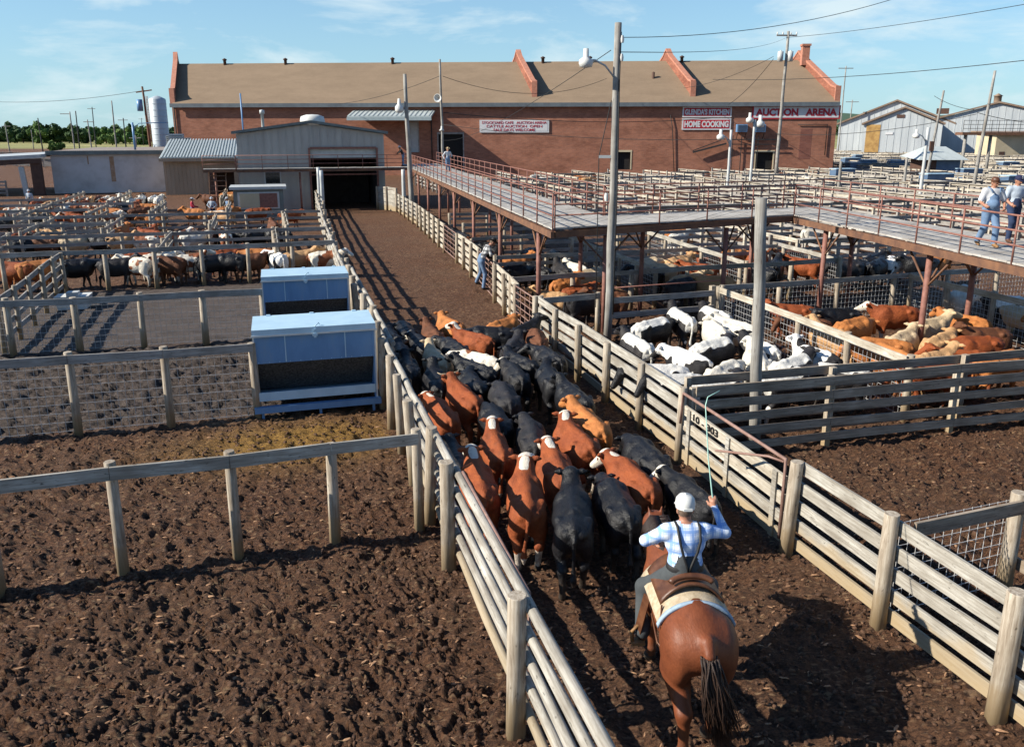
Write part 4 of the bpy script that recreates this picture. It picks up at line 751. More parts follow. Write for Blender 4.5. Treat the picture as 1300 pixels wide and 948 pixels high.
# ------------------------------------------------------------------ feed bins
def feed_bin(label, a, b0, width=2.72, detail=True):
    e = empty('feed_bin', W(a, b0), AL, label, 'feed bin'); w_ = width; D = 1.45
    b = MB()
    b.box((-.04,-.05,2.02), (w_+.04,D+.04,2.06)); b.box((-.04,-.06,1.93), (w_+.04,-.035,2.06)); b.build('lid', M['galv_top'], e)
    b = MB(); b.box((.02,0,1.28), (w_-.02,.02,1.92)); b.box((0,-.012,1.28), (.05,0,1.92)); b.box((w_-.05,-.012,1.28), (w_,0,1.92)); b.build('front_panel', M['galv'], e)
    b = MB()
    for q in (.25,.75): b.box((w_*q-.012,-.012,1.3), (w_*q+.012,-.0,1.92))
    for q in range(12): b.box((.06+(w_-.14)*q/11,-.014,1.30), (.075+(w_-.14)*q/11,-.0,1.315))
    for q in (.12,.5,.88): b.box((w_*q-.05,D-.02,1.98), (w_*q+.05,D+.06,2.08))
    b.build('seam', M['galv_top'], e)
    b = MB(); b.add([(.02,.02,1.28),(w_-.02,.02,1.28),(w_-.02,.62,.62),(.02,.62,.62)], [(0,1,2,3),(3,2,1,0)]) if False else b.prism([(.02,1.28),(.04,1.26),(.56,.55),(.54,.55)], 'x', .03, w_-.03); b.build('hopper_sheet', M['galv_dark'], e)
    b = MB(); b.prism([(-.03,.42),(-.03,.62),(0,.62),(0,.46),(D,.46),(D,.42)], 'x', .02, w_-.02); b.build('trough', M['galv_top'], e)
    for x in (0, w_-.03):
        b = MB(); b.prism([(0,.3),(D,.3),(D,2.015),(0,2.015)], 'x', x, x+.03); b.build('side_panel', M['galv'], e)
    b = MB(); b.box((.03,D-.03,.42), (w_-.03,D,2.0)); b.build('back_panel', M['galv'], e)
    b = MB(); b.box((-.1,-.12,.16), (w_+.1,.02,.3)); b.box((-.1,D-.02,.16), (w_+.1,D+.1,.3)); b.build('skid', M['galv'], e)
    for x in (.05, w_-.11, w_/2):
        for y in (-.05, D-.0): b = MB(); b.box((x,y,-.05), (x+.06,y+.06,.16)); b.build('leg', M['galv'], e)
    b = MB(); b.box((w_*.5-.03,-.085,1.82), (w_*.5+.03,-.04,2.02)); b.box((w_*.5-.06,-.1,1.86), (w_*.5+.06,-.085,1.92)); b.tube([(w_*.5,-.06,2.07),(w_*.5+.1,.05,2.13),(w_*.5+.12,.1,2.08)], .012, 6); b.build('latch', M['galv_top'], e)
    b = MB(); b.box((-.06,-.075,1.90), (w_+.06,-.058,1.94)); b.box((-.035,-.02,.3), (.0,-.0,1.93)); b.box((w_,-.02,.3), (w_+.035,-.0,1.93)); b.build('edge_trim', M['white'], e)
    e.scale = (1,1,1.04)
    return e
feed_bin('nearer blue galvanised feed bin beside the left alley fence', 18.85, -.72)
feed_bin('farther blue galvanised feed bin beside the left alley fence', 26.1, -.6, 2.6)
e = empty('water_trough', W(33.4,-8.2), AL, 'white square water trough beside the short board fence', 'trough'); b = MB(); b.prism([(0,0),(1.0,0),(1.1,.5),(-.1,.5)], 'y', 0, .8); b.build('tank', M['white'], e); b = MB(); b.box((.35,-.02,.5), (.75,.4,.66)); b.build('float_box', M['pale_metal'], e)
# far blue feed boxes
proto = None
for i, (u, v, wpx, Y) in enumerate(((1076,207,27,105),(1086,183,22,150),(1107,189,20,140),(1143,190,18,138),(1198,214,38,92),(1239,205,28,105),(1294,218,24,88),(1288,191,24,130),(1088,194,14,128),(1093,180,10,170))):
    P = atY(u-wpx/2, v, Y); w_ = wpx*Y/1062; b = MB(); b.prism([(0,.7),(1.5,.5),(1.5,1.75),(0,1.95)], 'x', 0, w_); e = empty('feed_box', (P.x, P.y, 0), AL*.6, 'blue sheet metal feed box among the far pens, '+ORD[i]+[' one, beside brick building',' one',' one',' one',' one, nearest the pale roofed shed',' one',' one, at the right edge',' one',' one',' one'][i], 'feed box', 'blue feed boxes in the far pens')
    b.build('bin_body', M['bluebox'], e); b = MB(); b.box((-.05,-.1,1.96), (w_+.05,1.55,2.02)); b.build('lid', M['galv_top'], e); b = MB(); b.box((.05,.1,.05), (w_-.05,1.2,.5)); b.box((-.02,-.02,0), (.0,.1,.7)); b.build('trough', M['galv_dark'], e)
# ------------------------------------------------------------------ poles, lamps, wires
def pole(label, P, h, r0, r1, lean=(0,0), mat='pole', name='utility_pole', cat='pole', group=None):
    e = empty(name, (P.x, P.y, 0), 0, label, cat, group); b = MB(); n = 6
    b.tube([(lean[0]*k/n+random.gauss(0,.004*h/3), lean[1]*k/n, h*k/n-.1*(k == 0)) for k in range(n+1)], [r0+(r1-r0)*k/n for k in range(n+1)], 12); b.build('pole_shaft', M[mat], e); return e
def lamp(e, z, dx, dy, length, big=1.0, arm='galv'):
    b = MB(); b.tube([(0,0,z-.5*big), (dx*length*.35,dy*length*.35,z-.05), (dx*length*.7,dy*length*.7,z+.12*big), (dx*length,dy*length,z+.1*big)], .035*big, 8); a = b.build('lamp_arm', M['pale_metal'], e)
    b = MB(); b.lathe([(.0,.5),(.09,.5),(.1,.22),(.24,.12),(.25,0),(.21,-.12),(.0,-.16)], 16, c=(0,0,0)); 
    o = b.build('lamp_head', M['white'], e); o.location = (dx*length, dy*length, z+.0); o.scale = (big, big, big)
P775 = G(771, 437); main_pole = pole('tallest grey timber light pole standing beside the cross rails', P775, 9.55, .13, .10, (.05,0))
lamp(main_pole, 8.42, -.93, -.2, .95, .82)
b = MB(); b.box((-.42,-.05,5.75), (.0,.05,5.83)); b.build('bracket', M['pale_metal'], main_pole)
b = MB(); b.tube([(-.1,-.05,7.4),(-.42,-.02,5.8),(-.4,-.02,1.2)], .014, 5); b.tube([(.13,-.03,9.3),(.11,-.1,8),(.14,-.13,5),(.13,-.13,1)], .02, 5); b.build('cable_run', M['cable'], main_pole)
b = MB(); b.lathe([(.05,-.12),(.07,0),(.05,.12)], 8, c=(-.16,0,4.6)); b.lathe([(.05,-.1),(.06,0),(.04,.1)], 8, c=(.16,-.05,9.1)); b.lathe([(.05,-.1),(.06,0),(.04,.1)], 8, c=(.16,-.05,8.6)); b.build('insulator', M['white'], main_pole)
pole('bare grey post without lamp standing in the double board fence', W(14.08, 9.4), 5.25, .125, .115, (-.26,.0), name='bare_pole')
p522 = pole('light pole beside the alley in front of the shed corner', W(64.6,10.3), 10.8, .22, .13, (-.3,0)); 
b = MB(); b.lathe([(.0,.8),(.1,.8),(.14,.4),(.32,.2),(.33,-.08),(.24,-.24),(0,-.27)], 14); o = b.build('lamp_head', M['white'], p522); o.location = (-.75,-.2,8.2); b = MB(); b.tube([(0,0,8.0),(-.75,-.2,8.3)], .05, 6); b.build('lamp_arm', M['pale_metal'], p522)
p560 = pole('pole with round horn loudspeaker in front of the canopy', Vector((atY(563,200,98).x, 98, 0)), 14.6, .17, .12, (-.2,0))
b = MB(); b.lathe([(.08,0),(.12,.25),(.4,.55),(.48,.6),(.46,.62),(.1,.2)], 16); o = b.build('loudspeaker', M['white'], p560); o.location = (-.3,-.2,10.3); o.rotation_euler = (math.pi/2, 0, -.3); b = MB(); b.lathe([(0,.5),(.1,.5),(.12,.2),(.32,.0),(0,-.1)], 12); o = b.build('lamp_head', M['white'], p560); o.location = (-.1,-.4,6.7)
Yp = 108; p985 = pole('tall transformer pole in front of the auction arena sign', Vector((atY(985,220,Yp).x, Yp, 0)), atY(986,40,Yp).z, .24, .17, (.2,0)); zt9 = atY(986,40,Yp).z
b = MB(); b.bar((-1.3,-.15,zt9-.5), (1.3,.0,zt9-.5), .14, .18); b.build('crossarm', M['pole'], p985)
for s_ in (-1, 1): b = MB(); b.lathe([(0,.75),(.1,.75),(.12,.62),(.36,.6),(.36,-.6),(0,-.62)], 12, c=(s_*.62,-.1,zt9-3.0)); b.build('transformer', M['pale_metal'], p985)
b = MB()
for x in (-1.2,-.5,.5,1.2): b.lathe([(.05,0),(.1,.1),(.05,.3),(0,.32)], 8, c=(x,-.1,zt9-.4))
b.build('insulator', M['white'], p985)
for (u, v0, v1, Y, lab, dx) in ((923,165,240,84,'white lamp post with curved arm near the walkway railing',-1),(952,152,235,88,'white double headed lamp post beside the air conditioner boxes',-1),(1166,162,262,74,'grey light post standing in the right far pens',-1)):
    zt9 = atY(u, v0, Y).z; e = pole(lab, Vector((atY(u,v1,Y).x, Y, 0)), zt9, .16, .13, (.05,0), mat='pale_metal', name='lamp_post', cat='lamp post'); lamp(e, zt9-(.75 if u != 952 else .1), dx, -.1, 1.0 if u != 952 else .5, 1.6 if u != 1166 else 1.2)
    if u == 952: lamp(e, zt9-.5, 1, -.1, .6, 1.9)
for (u, v0, v1, Y, ln, lab) in ((1182,115,205,105,(.9,0),'leaning pole by the small pale roofed shed'),(1240,90,232,84,(.6,0),'tall bare leaning pole near the raised platform'),(1151,200,240,90,(0,0),'short thick stub pole in the far right pens'),(1068,205,245,80,(0,0),'short stub pole right of the brick building')):
    zt9 = atY(u, v0, Y).z; e = pole(lab, Vector((atY(u-4,v1,Y).x, Y, 0)), max(zt9, 2.2), .19, .12, ln, name='bare_pole')
    if u == 1182: b = MB(); b.box((-.1,-.35,4.2), (.4,-.05,5.4)); b.build('junction_box', M['brownboard'], e)
for (u, v0, Y, lab) in ((1065,84,230,'distant crossarm pole behind the right end of brick building'),(1077,127,260,'distant lamp pole beside the far barn'),(1100,140,250,'thin distant pole in front of the far barn')):
    zt9 = atY(u, v0, Y).z; e = pole(lab, Vector((atY(u,180,Y).x, Y, 0)), zt9, .2, .14, (0,0)); b = MB(); b.bar((-2,0,zt9-.6),(2,0,zt9-.6),.18,.2); b.build('crossarm', M['pole'], e)
p190 = pole('transformer pole with crossarm standing beside the silo', Vector((atY(193,200,150).x, 150, 0)), atY(190,110,150).z, .24, .17, (-.4,0), mat='rust_beam'); z9 = atY(190,110,150).z
b = MB(); b.bar((-1.6,0,z9-1.0),(1.2,0,z9-.6),.16,.2); b.build('crossarm', M['rust_beam'], p190); b = MB(); b.lathe([(0,1.0),(.5,1.0),(.5,-1.0),(0,-1.0)], 12, c=(-1.1,-.2,z9-3.2)); b.build('transformer', M['galv'], p190)
for i, (u, v0, v1, Y, arm) in enumerate(((12,158,190,230,1),(54,150,188,210,0),(95,142,190,200,2),(101,141,190,215,0),(117,152,190,190,1),(122,136,188,260,1),(148,128,190,190,0),(160,150,190,210,1),(173,172,190,170,1),(182,150,180,420,1),(43,165,190,320,0))):
    z9 = atY(u, v0, Y).z; e = pole(['small far left lamp pole by the field','plain distant pole left of the block building','distant pole with flat lamp head by the field','plain pole next to the flat lamp pole','short dark pole with white box by the field','thin far pole above the tree line','tall thin pole above the block building roof','short lamp pole behind the block building','stubby lamp pole near the rooftop coolers','tiny far pole left of the silo','tiny far pole on the left horizon'][i], Vector((atY(u,v1,Y).x, Y, 0)), z9, .17, .12, (random.uniform(-.3,.3),0), mat='cable' if i % 2 else 'pole')
    if arm: b = MB(); b.bar((-1.2 if arm == 1 else -2.4,0,z9-.5),(1.2 if arm == 1 else 0,0,z9-.5),.14,.16); b.build('crossarm', M['pole'], e)
for (a, b_, hh, lab) in ((70.0,3.45,3.7,'left white post of the pair at the alley gate'),(69.0,3.62,3.5,'right white post of the pair at the alley gate'),(66.5,9.95,3.6,'single white post right of the alley mouth')):
    pole(lab, W(a,b_), hh, .17, .15, (0,0), mat='rail_white' if False else 'pale_metal', name='gate_post', cat='post', group=None)
def wire(label, A_, B_, sag, r=.02):
    b = MB(); A_ = Vector(A_); B_ = Vector(B_); b.tube([A_.lerp(B_, t/14)-Vector((0,0,sag*4*(t/14)*(1-t/14))) for t in range(15)], r, 5); o = b.build('power_line', M['cable']); tag(o, label, 'wire')
T = Vector((P775.x+.15, P775.y, 0))
def at(u, v, Y): return atY(u, v, Y)
wire('upper power line rising from the tall pole to upper right', T+Vector((0,0,9.15)), at(1150,-6,30), .35, .010)
T2 = Vector((p985.location.x, p985.location.y, atY(986,48,Yp).z))
wire('power line from the tall pole to the transformer pole', T+Vector((0,0,8.75)), T2, .5, .012)
wire('power line from transformer pole to the upper right', T2, at(1345,-2,60), .3, .025)
wire('power line crossing the right sky above the barns', at(905,101,110), at(1360,70,60), .6, .03)
wire('service drop from transformer pole down to the brick wall', at(982,75,Yp), at(925,133,124), .5, .035); wire('second service drop toward the parapet', at(982,72,Yp), at(868,112,124), .6, .03)
wire('drooping line from the horn pole to the left across roof', at(560,96,98), at(430,132,125), .5, .03); wire('line from horn pole to right across the roof', at(562,97,98), at(770,100,124), 2.0, .03)
wire('long cable along the brick wall from horn pole', at(563,143,98), at(905,150,122), .8, .04); wire('lower cable along the brick wall to the lamp posts', at(560,158,98), at(921,177,84), .6, .03)
wire('line from lamp post to the leaning pole across barns', at(985,170,Yp), at(1240,145,84), .8, .03); wire('thin line from leaning pole to right edge', at(1240,143,84), at(1330,158,84), .2, .03)
wire('line between tall pole lamp and the roof', T+Vector((-.3,0,8.8)), at(560,178,98), .8, .012); wire('line from leaning pole to bare pole top', at(1186,122,105), at(1245,140,100), .4, .03)
wire('far left line from pole beside the silo', at(183,115,150), at(-30,128,200), 1.0, .04)
# ------------------------------------------------------------------ far woods and single trees
M['leaf'] = None
def leafmat(name, c1, c2):
    m, t, b = newmat(name); f = noise(t, .35, 3, .6); f2 = noise(t, 2.0, 2, .5)
    col = mix(t, .5, ramp(t, f, [(.35, c2), (.65, c1)]), ramp(t, f2, [(.3, c2), (.7, c1)])); t.links.new(col, b.inputs['Base Color']); b.inputs['Roughness'].default_value = .75; b.inputs['Specular IOR Level'].default_value = .2; return m
LF = [leafmat('dark_leaves', (.045,.085,.025), (.022,.048,.015)), leafmat('mid_leaves', (.085,.150,.035), (.045,.09,.022)), leafmat('light_leaves', (.12,.18,.045), (.07,.12,.03))]
def crown(mb, c, rx, rz, n, s=1.3):
    cl = [(c[0]+random.gauss(0,.42)*rx, c[1]+random.gauss(0,.42)*rx, c[2]+random.gauss(0,.38)*rz, random.uniform(.3,.55)*min(rx,rz)) for _ in range(9)]
    for _ in range(n):
        x, y, z, r_ = random.choice(cl); d = Vector([random.gauss(0,1) for _ in range(3)]).normalized()*r_*random.uniform(.75,1.05); p = Vector((x,y,z))+d
        nrm = (d.normalized()+Vector([random.gauss(0,.35) for _ in range(3)])).normalized(); t1 = nrm.orthogonal().normalized(); t2 = nrm.cross(t1); an = random.uniform(0,6.28); q = t1*math.cos(an)+t2*math.sin(an); w_ = nrm.cross(q); s1 = s*random.uniform(.5,1.2)
        mb.add([p-q*s1*.5, p+w_*s1*.5, p+q*s1*.6, p-w_*s1*.4], [(0,1,2,3)])
def wood(label, x0, x1, y, hgt, n, base=0):
    mb = MB()
    for i in range(n): x = x0+(x1-x0)*random.random(); yy = y+random.uniform(0,60); hh = hgt*random.uniform(.6,1.1); crown(mb, (x, yy, base+hh*.5), hh*.7, hh*.55, 190, 3.0)
    b = mb.build('woodland', LF[0]); tag(b, label, 'woodland', kind='stuff')
wood('dark distant wood along the left horizon beyond the field', -560, -120, 560, 9.5, 380)
wood('low distant wood on the right horizon behind barns', 190, 900, 900, 15, 170, 2)
ti = 0
for (u, v, Y, hh, k) in ((30,182,520,15,0),(48,181,500,17,1),(75,181,505,16,0),(100,181,500,18,0),(112,181,510,17,1),(88,181,520,14,2),(135,182,490,15,1),(150,183,480,12,2),(165,183,470,11,2),(180,184,470,15,1),(62,182,510,15,1),(12,182,520,15,0),(143,184,430,8,2),(128,184,440,8,2),(70,188,300,4.5,2),(174,184,440,13,1)):
    hh *= .72; P = atY(u, v, Y); e = empty('tree', (P.x, Y, 0), 0, ['dark green','mid green','light green'][k]+' round tree in front of the left distant wood, '+ORD[ti]+' planted of the row', 'tree', 'trees along the far field'); ti += 1
    b = MB(); crown(b, (0,0,hh*.43), hh*.62, hh*.46, 800, 1.8); b.build('crown', LF[k], e); b = MB(); b.tube([(0,0,-.2),(.1,0,hh*.3),(0,.2,hh*.6)], [.35,.25,.1], 7); b.build('trunk', M['brownboard'], e)
# low hills
hb = MB()
for x0, x1, y, hh, seed in ((-1600,-200,1700,14,3),(150,2400,2100,62,5)):
    n = 60
    top = [(x0+(x1-x0)*i/n, y, hh*(.75+.35*math.sin(i*.21+seed)*math.sin(i*.09+1))*min(1, i/6+.4, (n-i)/6+.4)) for i in range(n+1)]
    for i in range(n):
        a_, c_ = top[i], top[i+1]; hb.add([(a_[0],y-500,-2),(c_[0],y-500,-2),(c_[0],y,c_[2]),(a_[0],y,a_[2]),(c_[0],y+400,-2),(a_[0],y+400,-2)], [(0,1,2,3),(3,2,4,5)], 0, True)
tag(hb.build('hills', simple('wooded_hills', (.07,.13,.06), (.04,.09,.05), .03, rough=.95, bmp=0)), 'low green hills on the far horizon', kind='structure')
# ------------------------------------------------------------------ bodies grown from blended round cones and ellipsoids
def V3(*a): return np.array(a, float)
class Body:
    def __init__(s): s.p = []
    def cone(s, a, b, ra, rb, tag=0, k=.05, flat=None): s.p.append(('c', np.array(a, float), np.array(b, float), ra, rb, tag, k, flat)); return s
    def ell(s, c, r, tag=0, k=.06, R=None): s.p.append(('e', np.array(c, float), np.array(r, float), R, None, tag, k, None)); return s
    def chain(s, pts, rs, tag=0, k=.05):
        for i in range(len(pts)-1): s.cone(pts[i], pts[i+1], rs[i], rs[i+1], tag, k)
        return s
    def d(s, P, pr):
        if pr[0] == 'c':
            a, b, ra, rb = pr[1:5]; ab = b-a; t = np.clip(((P-a) @ ab)/max(ab @ ab, 1e-9), 0, 1); return np.linalg.norm(P-a-t[:, None]*ab, axis=1)-(ra+(rb-ra)*t)
        c, r, R = pr[1:4]; Q = P-c
        if R is not None: Q = Q @ R
        k0 = np.linalg.norm(Q/r, axis=1); k1 = np.linalg.norm(Q/(r*r), axis=1); return k0*(k0-1)/np.maximum(k1, 1e-6)
    def field(s, P):
        D = None
        for pr in s.p:
            d = s.d(P, pr); k = pr[6]
            if D is None: D = d
            else: hh = np.maximum(k-np.abs(D-d), 0)/k; D = np.minimum(D, d)-hh*hh*k*.25
        return D
    def mesh(s, res):
        lo = np.min([np.minimum(p[1], p[2] if p[0] == 'c' else p[1])-(max(p[3], p[4]) if p[0] == 'c' else max(p[2])) for p in s.p], 0)-2.5*res
        hi = np.max([np.maximum(p[1], p[2] if p[0] == 'c' else p[1])+(max(p[3], p[4]) if p[0] == 'c' else max(p[2])) for p in s.p], 0)+2.5*res
        n = np.ceil((hi-lo)/res).astype(int)+1; ax = [lo[i]+res*np.arange(n[i]) for i in range(3)]
        P = np.stack(np.meshgrid(*ax, indexing='ij'), -1).reshape(-1, 3); F = s.field(P).reshape(n); S = F < 0
        c = S[:-1,:-1,:-1].astype(int)
        for dx, dy, dz in ((1,0,0),(0,1,0),(0,0,1),(1,1,0),(1,0,1),(0,1,1),(1,1,1)): c = c+S[dx:n[0]-1+dx, dy:n[1]-1+dy, dz:n[2]-1+dz]
        act = (c > 0) & (c < 8); idx = -np.ones(act.shape, int); I = np.argwhere(act); idx[act] = np.arange(len(I))
        acc = np.zeros((len(I), 3)); cnt_ = np.zeros(len(I)); cor = [(x,y,z) for x in (0,1) for y in (0,1) for z in (0,1)]
        for A_ in cor:
            for ax_ in range(3):
                if A_[ax_]: continue
                B_ = list(A_); B_[ax_] = 1; fa = F[tuple((I+A_).T)]; fb = F[tuple((I+B_).T)]; mk = (fa < 0) != (fb < 0); t = np.where(mk, fa/np.where(fa == fb, 1, fa-fb), 0)
                pt = np.array(A_)+t[:, None]*(np.array(B_)-np.array(A_)); acc += pt*mk[:, None]; cnt_ += mk
        Vt = lo+res*(I+acc/cnt_[:, None]); faces = []
        for ax_ in range(3):
            o1, o2 = [(1,2),(2,0),(0,1)][ax_]; sl0 = [slice(1, -1)]*3; sl0[ax_] = slice(0, -1); sl1 = [slice(1, -1)]*3; sl1[ax_] = slice(1, None)
            ch = S[tuple(sl0)] != S[tuple(sl1)]; E = np.argwhere(ch); ins = S[tuple(sl0)][ch]; off = np.array([1,1,1]); off[ax_] = 0; E = E+off
            u = np.zeros(3, int); u[o1] = 1; w = np.zeros(3, int); w[o2] = 1
            q = np.stack([idx[tuple((E-u-w).T)], idx[tuple((E-w).T)], idx[tuple(E.T)], idx[tuple((E-u).T)]], 1)
            q[~ins] = q[~ins][:, ::-1]; faces.append(q)
        Q = np.concatenate(faces); Q = Q[(Q >= 0).all(1)]
        # one Newton step and tags
        e = res*.3; f0 = s.field(Vt); g = np.stack([s.field(Vt+np.eye(3)[i]*e)-f0 for i in range(3)], 1)/e; gl = np.maximum((g**2).sum(1), .2); Vt = Vt-g*(f0/gl)[:, None]
        DD = np.stack([s.d(Vt, p) for p in s.p], 1); T = np.array([p[5] for p in s.p])
        return Vt, Q, DD, T
def np_mesh(name, Vt, Q, mats, mi=None, extra=None):
    vs = Vt; nv = len(Vt); fs = [tuple(q) for q in Q.tolist()]; m_ = list(mi) if mi is not None else [0]*len(fs)
    vl = [tuple(v) for v in vs.tolist()]
    if extra is not None: fs += [tuple(nv+i for i in f) for f in extra.f]; vl += [tuple(v) for v in extra.v]; m_ += list(extra.m)
    me = bpy.data.meshes.new(name); me.from_pydata(vl, [], fs); me.polygons.foreach_set('material_index', m_); me.polygons.foreach_set('use_smooth', [True]*len(fs))
    for m in mats: me.materials.append(m)
    me.update(); return me
def dirv(yaw, pitch): return V3(math.cos(yaw)*math.cos(pitch), math.sin(yaw)*math.cos(pitch), math.sin(pitch))
def cow_mesh(name, yaw=0.0, npitch=.45, hpitch=-.65, step=0.0, tailx=0.0, fat=1.0, res=.03):
    B = Body(); f = fat
    B.ell((0,0,.93), (.80,.345*f,.365), 0, .1).ell((.47,0,.90), (.40,.29*f,.38), 0, .12).ell((-.6,0,1.0), (.36,.245*f,.29), 0, .10)
    B.cone((-.88,0,1.19), (-.4,0,1.27), .05, .06, 1, .06).cone((-.4,0,1.24), (.5,0,1.26), .08, .09, 1, .10).ell((.42,0,1.18), (.22,.13,.14), 1, .1)
    for s in (-1, 1):
        B.ell((-.46,.235*s*f,1.17), (.09,.06,.06), 0, .07).ell((-.87,.12*s,1.10), (.06,.05,.06), 0, .05).cone((-.46,.23*s*f,1.15), (-.87,.11*s,1.09), .05, .045, 0, .07)
        B.ell((.42,.2*s*f,.98), (.2,.11,.3), 0, .1)
        # front leg
        sw = step*s*.16; B.chain([(.42,.19*s,.85),(.43+sw*.5,.17*s,.47),(.42+sw,.16*s,.12)], [.13,.068,.045], 2, .06); B.cone((.44+sw,.16*s,.09), (.47+sw,.16*s,.035), .055, .062, 5, .02)
        sw = -step*s*.18; B.ell((-.62,.18*s,.86), (.23,.13,.3), 0, .1); B.chain([(-.52,.2*s,.72),(-.76+sw*.5,.17*s,.48),(-.70+sw,.16*s,.12)], [.13,.066,.047], 2, .06); B.cone((-.68+sw,.16*s,.09), (-.65+sw,.16*s,.035), .055, .062, 5, .02)
    B.ell((-.1,0,.66), (.5,.22,.16), 4, .1)
    n0 = V3(.58,0,1.08); nd = dirv(yaw*.55, npitch); n1 = n0+nd*.47; B.cone(n0, n1, .235, .145, 3, .12); B.cone(n0-V3(0,0,.18), n1-V3(0,0,.08), .16, .09, 0, .1)
    hd = dirv(yaw, hpitch); side = np.cross(V3(0,0,1), hd); side /= np.linalg.norm(side); up = np.cross(hd, side); poll = n1+nd*.06
    B.ell(poll, (.125,.135,.13), 6, .06); B.cone(poll+hd*.06, poll+hd*.42, .118, .078, 6, .05); B.ell(poll+hd*.43-up*.01, (.08,.08,.072), 6, .03); B.cone(poll+hd*.1-up*.07, poll+hd*.36-up*.06, .08, .055, 6, .04)
    for s in (-1, 1):
        ea = poll+side*s*.10+up*.03-hd*.02; eb = ea+side*s*.19-hd*.03+up*.0; B.cone(ea, eb*.5+ea*.5, .03, .05, 7, .03).cone(eb*.5+ea*.5, eb, .05, .015, 7, .02)
        B.ell(poll+hd*.15+side*s*.095+up*.02, (.025,.025,.025), 8, .01)
    tl = [(-.9,0,1.14),(-1.0,tailx*.2,1.05),(-1.03,tailx*.6,.8),(-1.02,tailx,.55)]; B.chain(tl, [.045,.034,.026,.03], 0, .03); B.chain([tl[-1], (-1.03,tailx*1.1,.42), (-1.02,tailx*1.1,.3)], [.035,.05,.02], 9, .02)
    Vt, Q, DD, T = B.mesh(res)
    def wt(tags, soft=.05):
        a = DD[:, np.isin(T, tags)].min(1); o = DD[:, ~np.isin(T, tags)].min(1); return 1-sst(a-o, -soft, soft)
    near = T[DD.argmin(1)]
    head = wt([6], .04); line = sst(Vt[:, 2], .98, 1.2)*(Vt[:, 0] < .62)*(1-sst(np.abs(Vt[:, 1]), .2, .33)); hc = np.linalg.norm(Vt-n1, axis=1); crest = wt([3], .06)*sst(Vt[:, 2]-(1.0+.45*(Vt[:, 0]-.5)), .10, .24)*(1-sst(np.abs(Vt[:, 1]-n1[1]*sst(Vt[:, 0], .6, 1.0)), .03, .15))*(1-sst(hc, .2, .5)); head = np.maximum(head, wt([3], .05)*(1-sst(hc, .10, .19))) ; legs = 1-sst(Vt[:, 2], .22, .62)
    legs = np.maximum(legs, .6*wt([4], .05)*(Vt[:, 2] < .7)); line = np.maximum(line, .9*sst(-Vt[:, 0], .80, .9))
    mi = np.where(np.isin(near[Q[:, 0]], [5]), 1, np.where(near[Q[:, 0]] == 8, 2, 0))
    me = np_mesh(name, Vt, Q, [K['red'], M['hoof'], M['eye']], mi)
    at = me.color_attributes.new('mask', 'FLOAT_COLOR', 'POINT'); at.data.foreach_set('color', np.stack([head, line, legs, crest], 1).astype(np.float32).ravel())
    return me, (poll, side, up, hd)
CV = []
for i, kw in enumerate((dict(yaw=.12,npitch=.66,hpitch=-.40,step=1), dict(yaw=.5,npitch=.35,hpitch=-.75,step=-.6,tailx=.12), dict(yaw=-.55,npitch=.5,hpitch=-.5,step=.5,tailx=-.1), dict(yaw=.1,npitch=.05,hpitch=-1.0,step=-1,fat=1.08),
                      dict(yaw=-.25,npitch=.78,hpitch=-.25,step=.3,fat=.95,tailx=.08), dict(yaw=1.0,npitch=.3,hpitch=-.6,step=.2,fat=1.05), dict(yaw=-.95,npitch=.25,hpitch=-.7,step=-.3), dict(yaw=0.2,npitch=.58,hpitch=-.5,step=.7,fat=1.12,tailx=-.06))):
    CV.append(cow_mesh('cattle_body', **kw))
hm = MB(); HORN = {}
def horn_mesh(s):
    b = MB(); b.tube([(0,0,0),(0,s*.10,.02),(.02,s*.2,.05),(.05,s*.27,.12)], [.034,.03,.022,.006], 8, smooth=True); me = b.build('horn', M['hornm']); return me
COWS = []
def cow(a, b, hdeg, kcoat, var, scale=1.0, horns=False, place='', region='', z=0.0):
    me, fr = CV[var % 8]; o = bpy.data.objects.new('cattle', me); COL.objects.link(o); o.location = W(a, b, z); o.rotation_euler = (0, 0, AL+math.pi/2+math.radians(hdeg)); o.scale = (scale*.82*random.uniform(.95, 1.04), scale*.97*random.uniform(.95, 1.06), scale*.95*random.uniform(.97, 1.02))
    o.material_slots[0].link = 'OBJECT'; o.material_slots[0].material = K[kcoat]; COWS.append((o, kcoat, region, horns))
    if horns:
        poll, side, up, hd = fr
        for s in (-1, 1):
            b_ = MB(); 
            L3 = lambda x, y, z_: Vector(poll+hd*x+side*y+up*z_)
            b_.tube([L3(0,s*.06,.06), L3(-.0,s*.15,.08), L3(.03,s*.24,.10), L3(.07,s*.31,.17)], [.034,.03,.022,.005], 8); b_.build('horn', M['hornm'], o)
    return o
def relax(P, bounds, da, db, it=60):
    P = [list(p) for p in P]
    for _ in range(it):
        for i in range(len(P)):
            for j in range(i+1, len(P)):
                h = math.radians((P[i][2]+P[j][2])/2); dx, dy = P[j][0]-P[i][0], P[j][1]-P[i][1]; u = dx*math.cos(h)-dy*math.sin(h)*1; v = dx*math.sin(h)+dy*math.cos(h)
                q = math.hypot(u/da, v/db)
                if q < 1:
                    q = max(q, .05); k_ = (1/q-1)*.22; ux, vy = u*k_, v*k_
                    if abs(u)+abs(v) < .02: vy = .1
                    ddx = ux*math.cos(h)+vy*math.sin(h); ddy = -ux*math.sin(h)+vy*math.cos(h); P[i][0] -= ddx; P[j][0] += ddx; P[i][1] -= ddy; P[j][1] += ddy
        for p in P: p[0] = min(max(p[0], bounds[0]), bounds[1]); p[1] = min(max(p[1], bounds[2]), bounds[3])
    return P
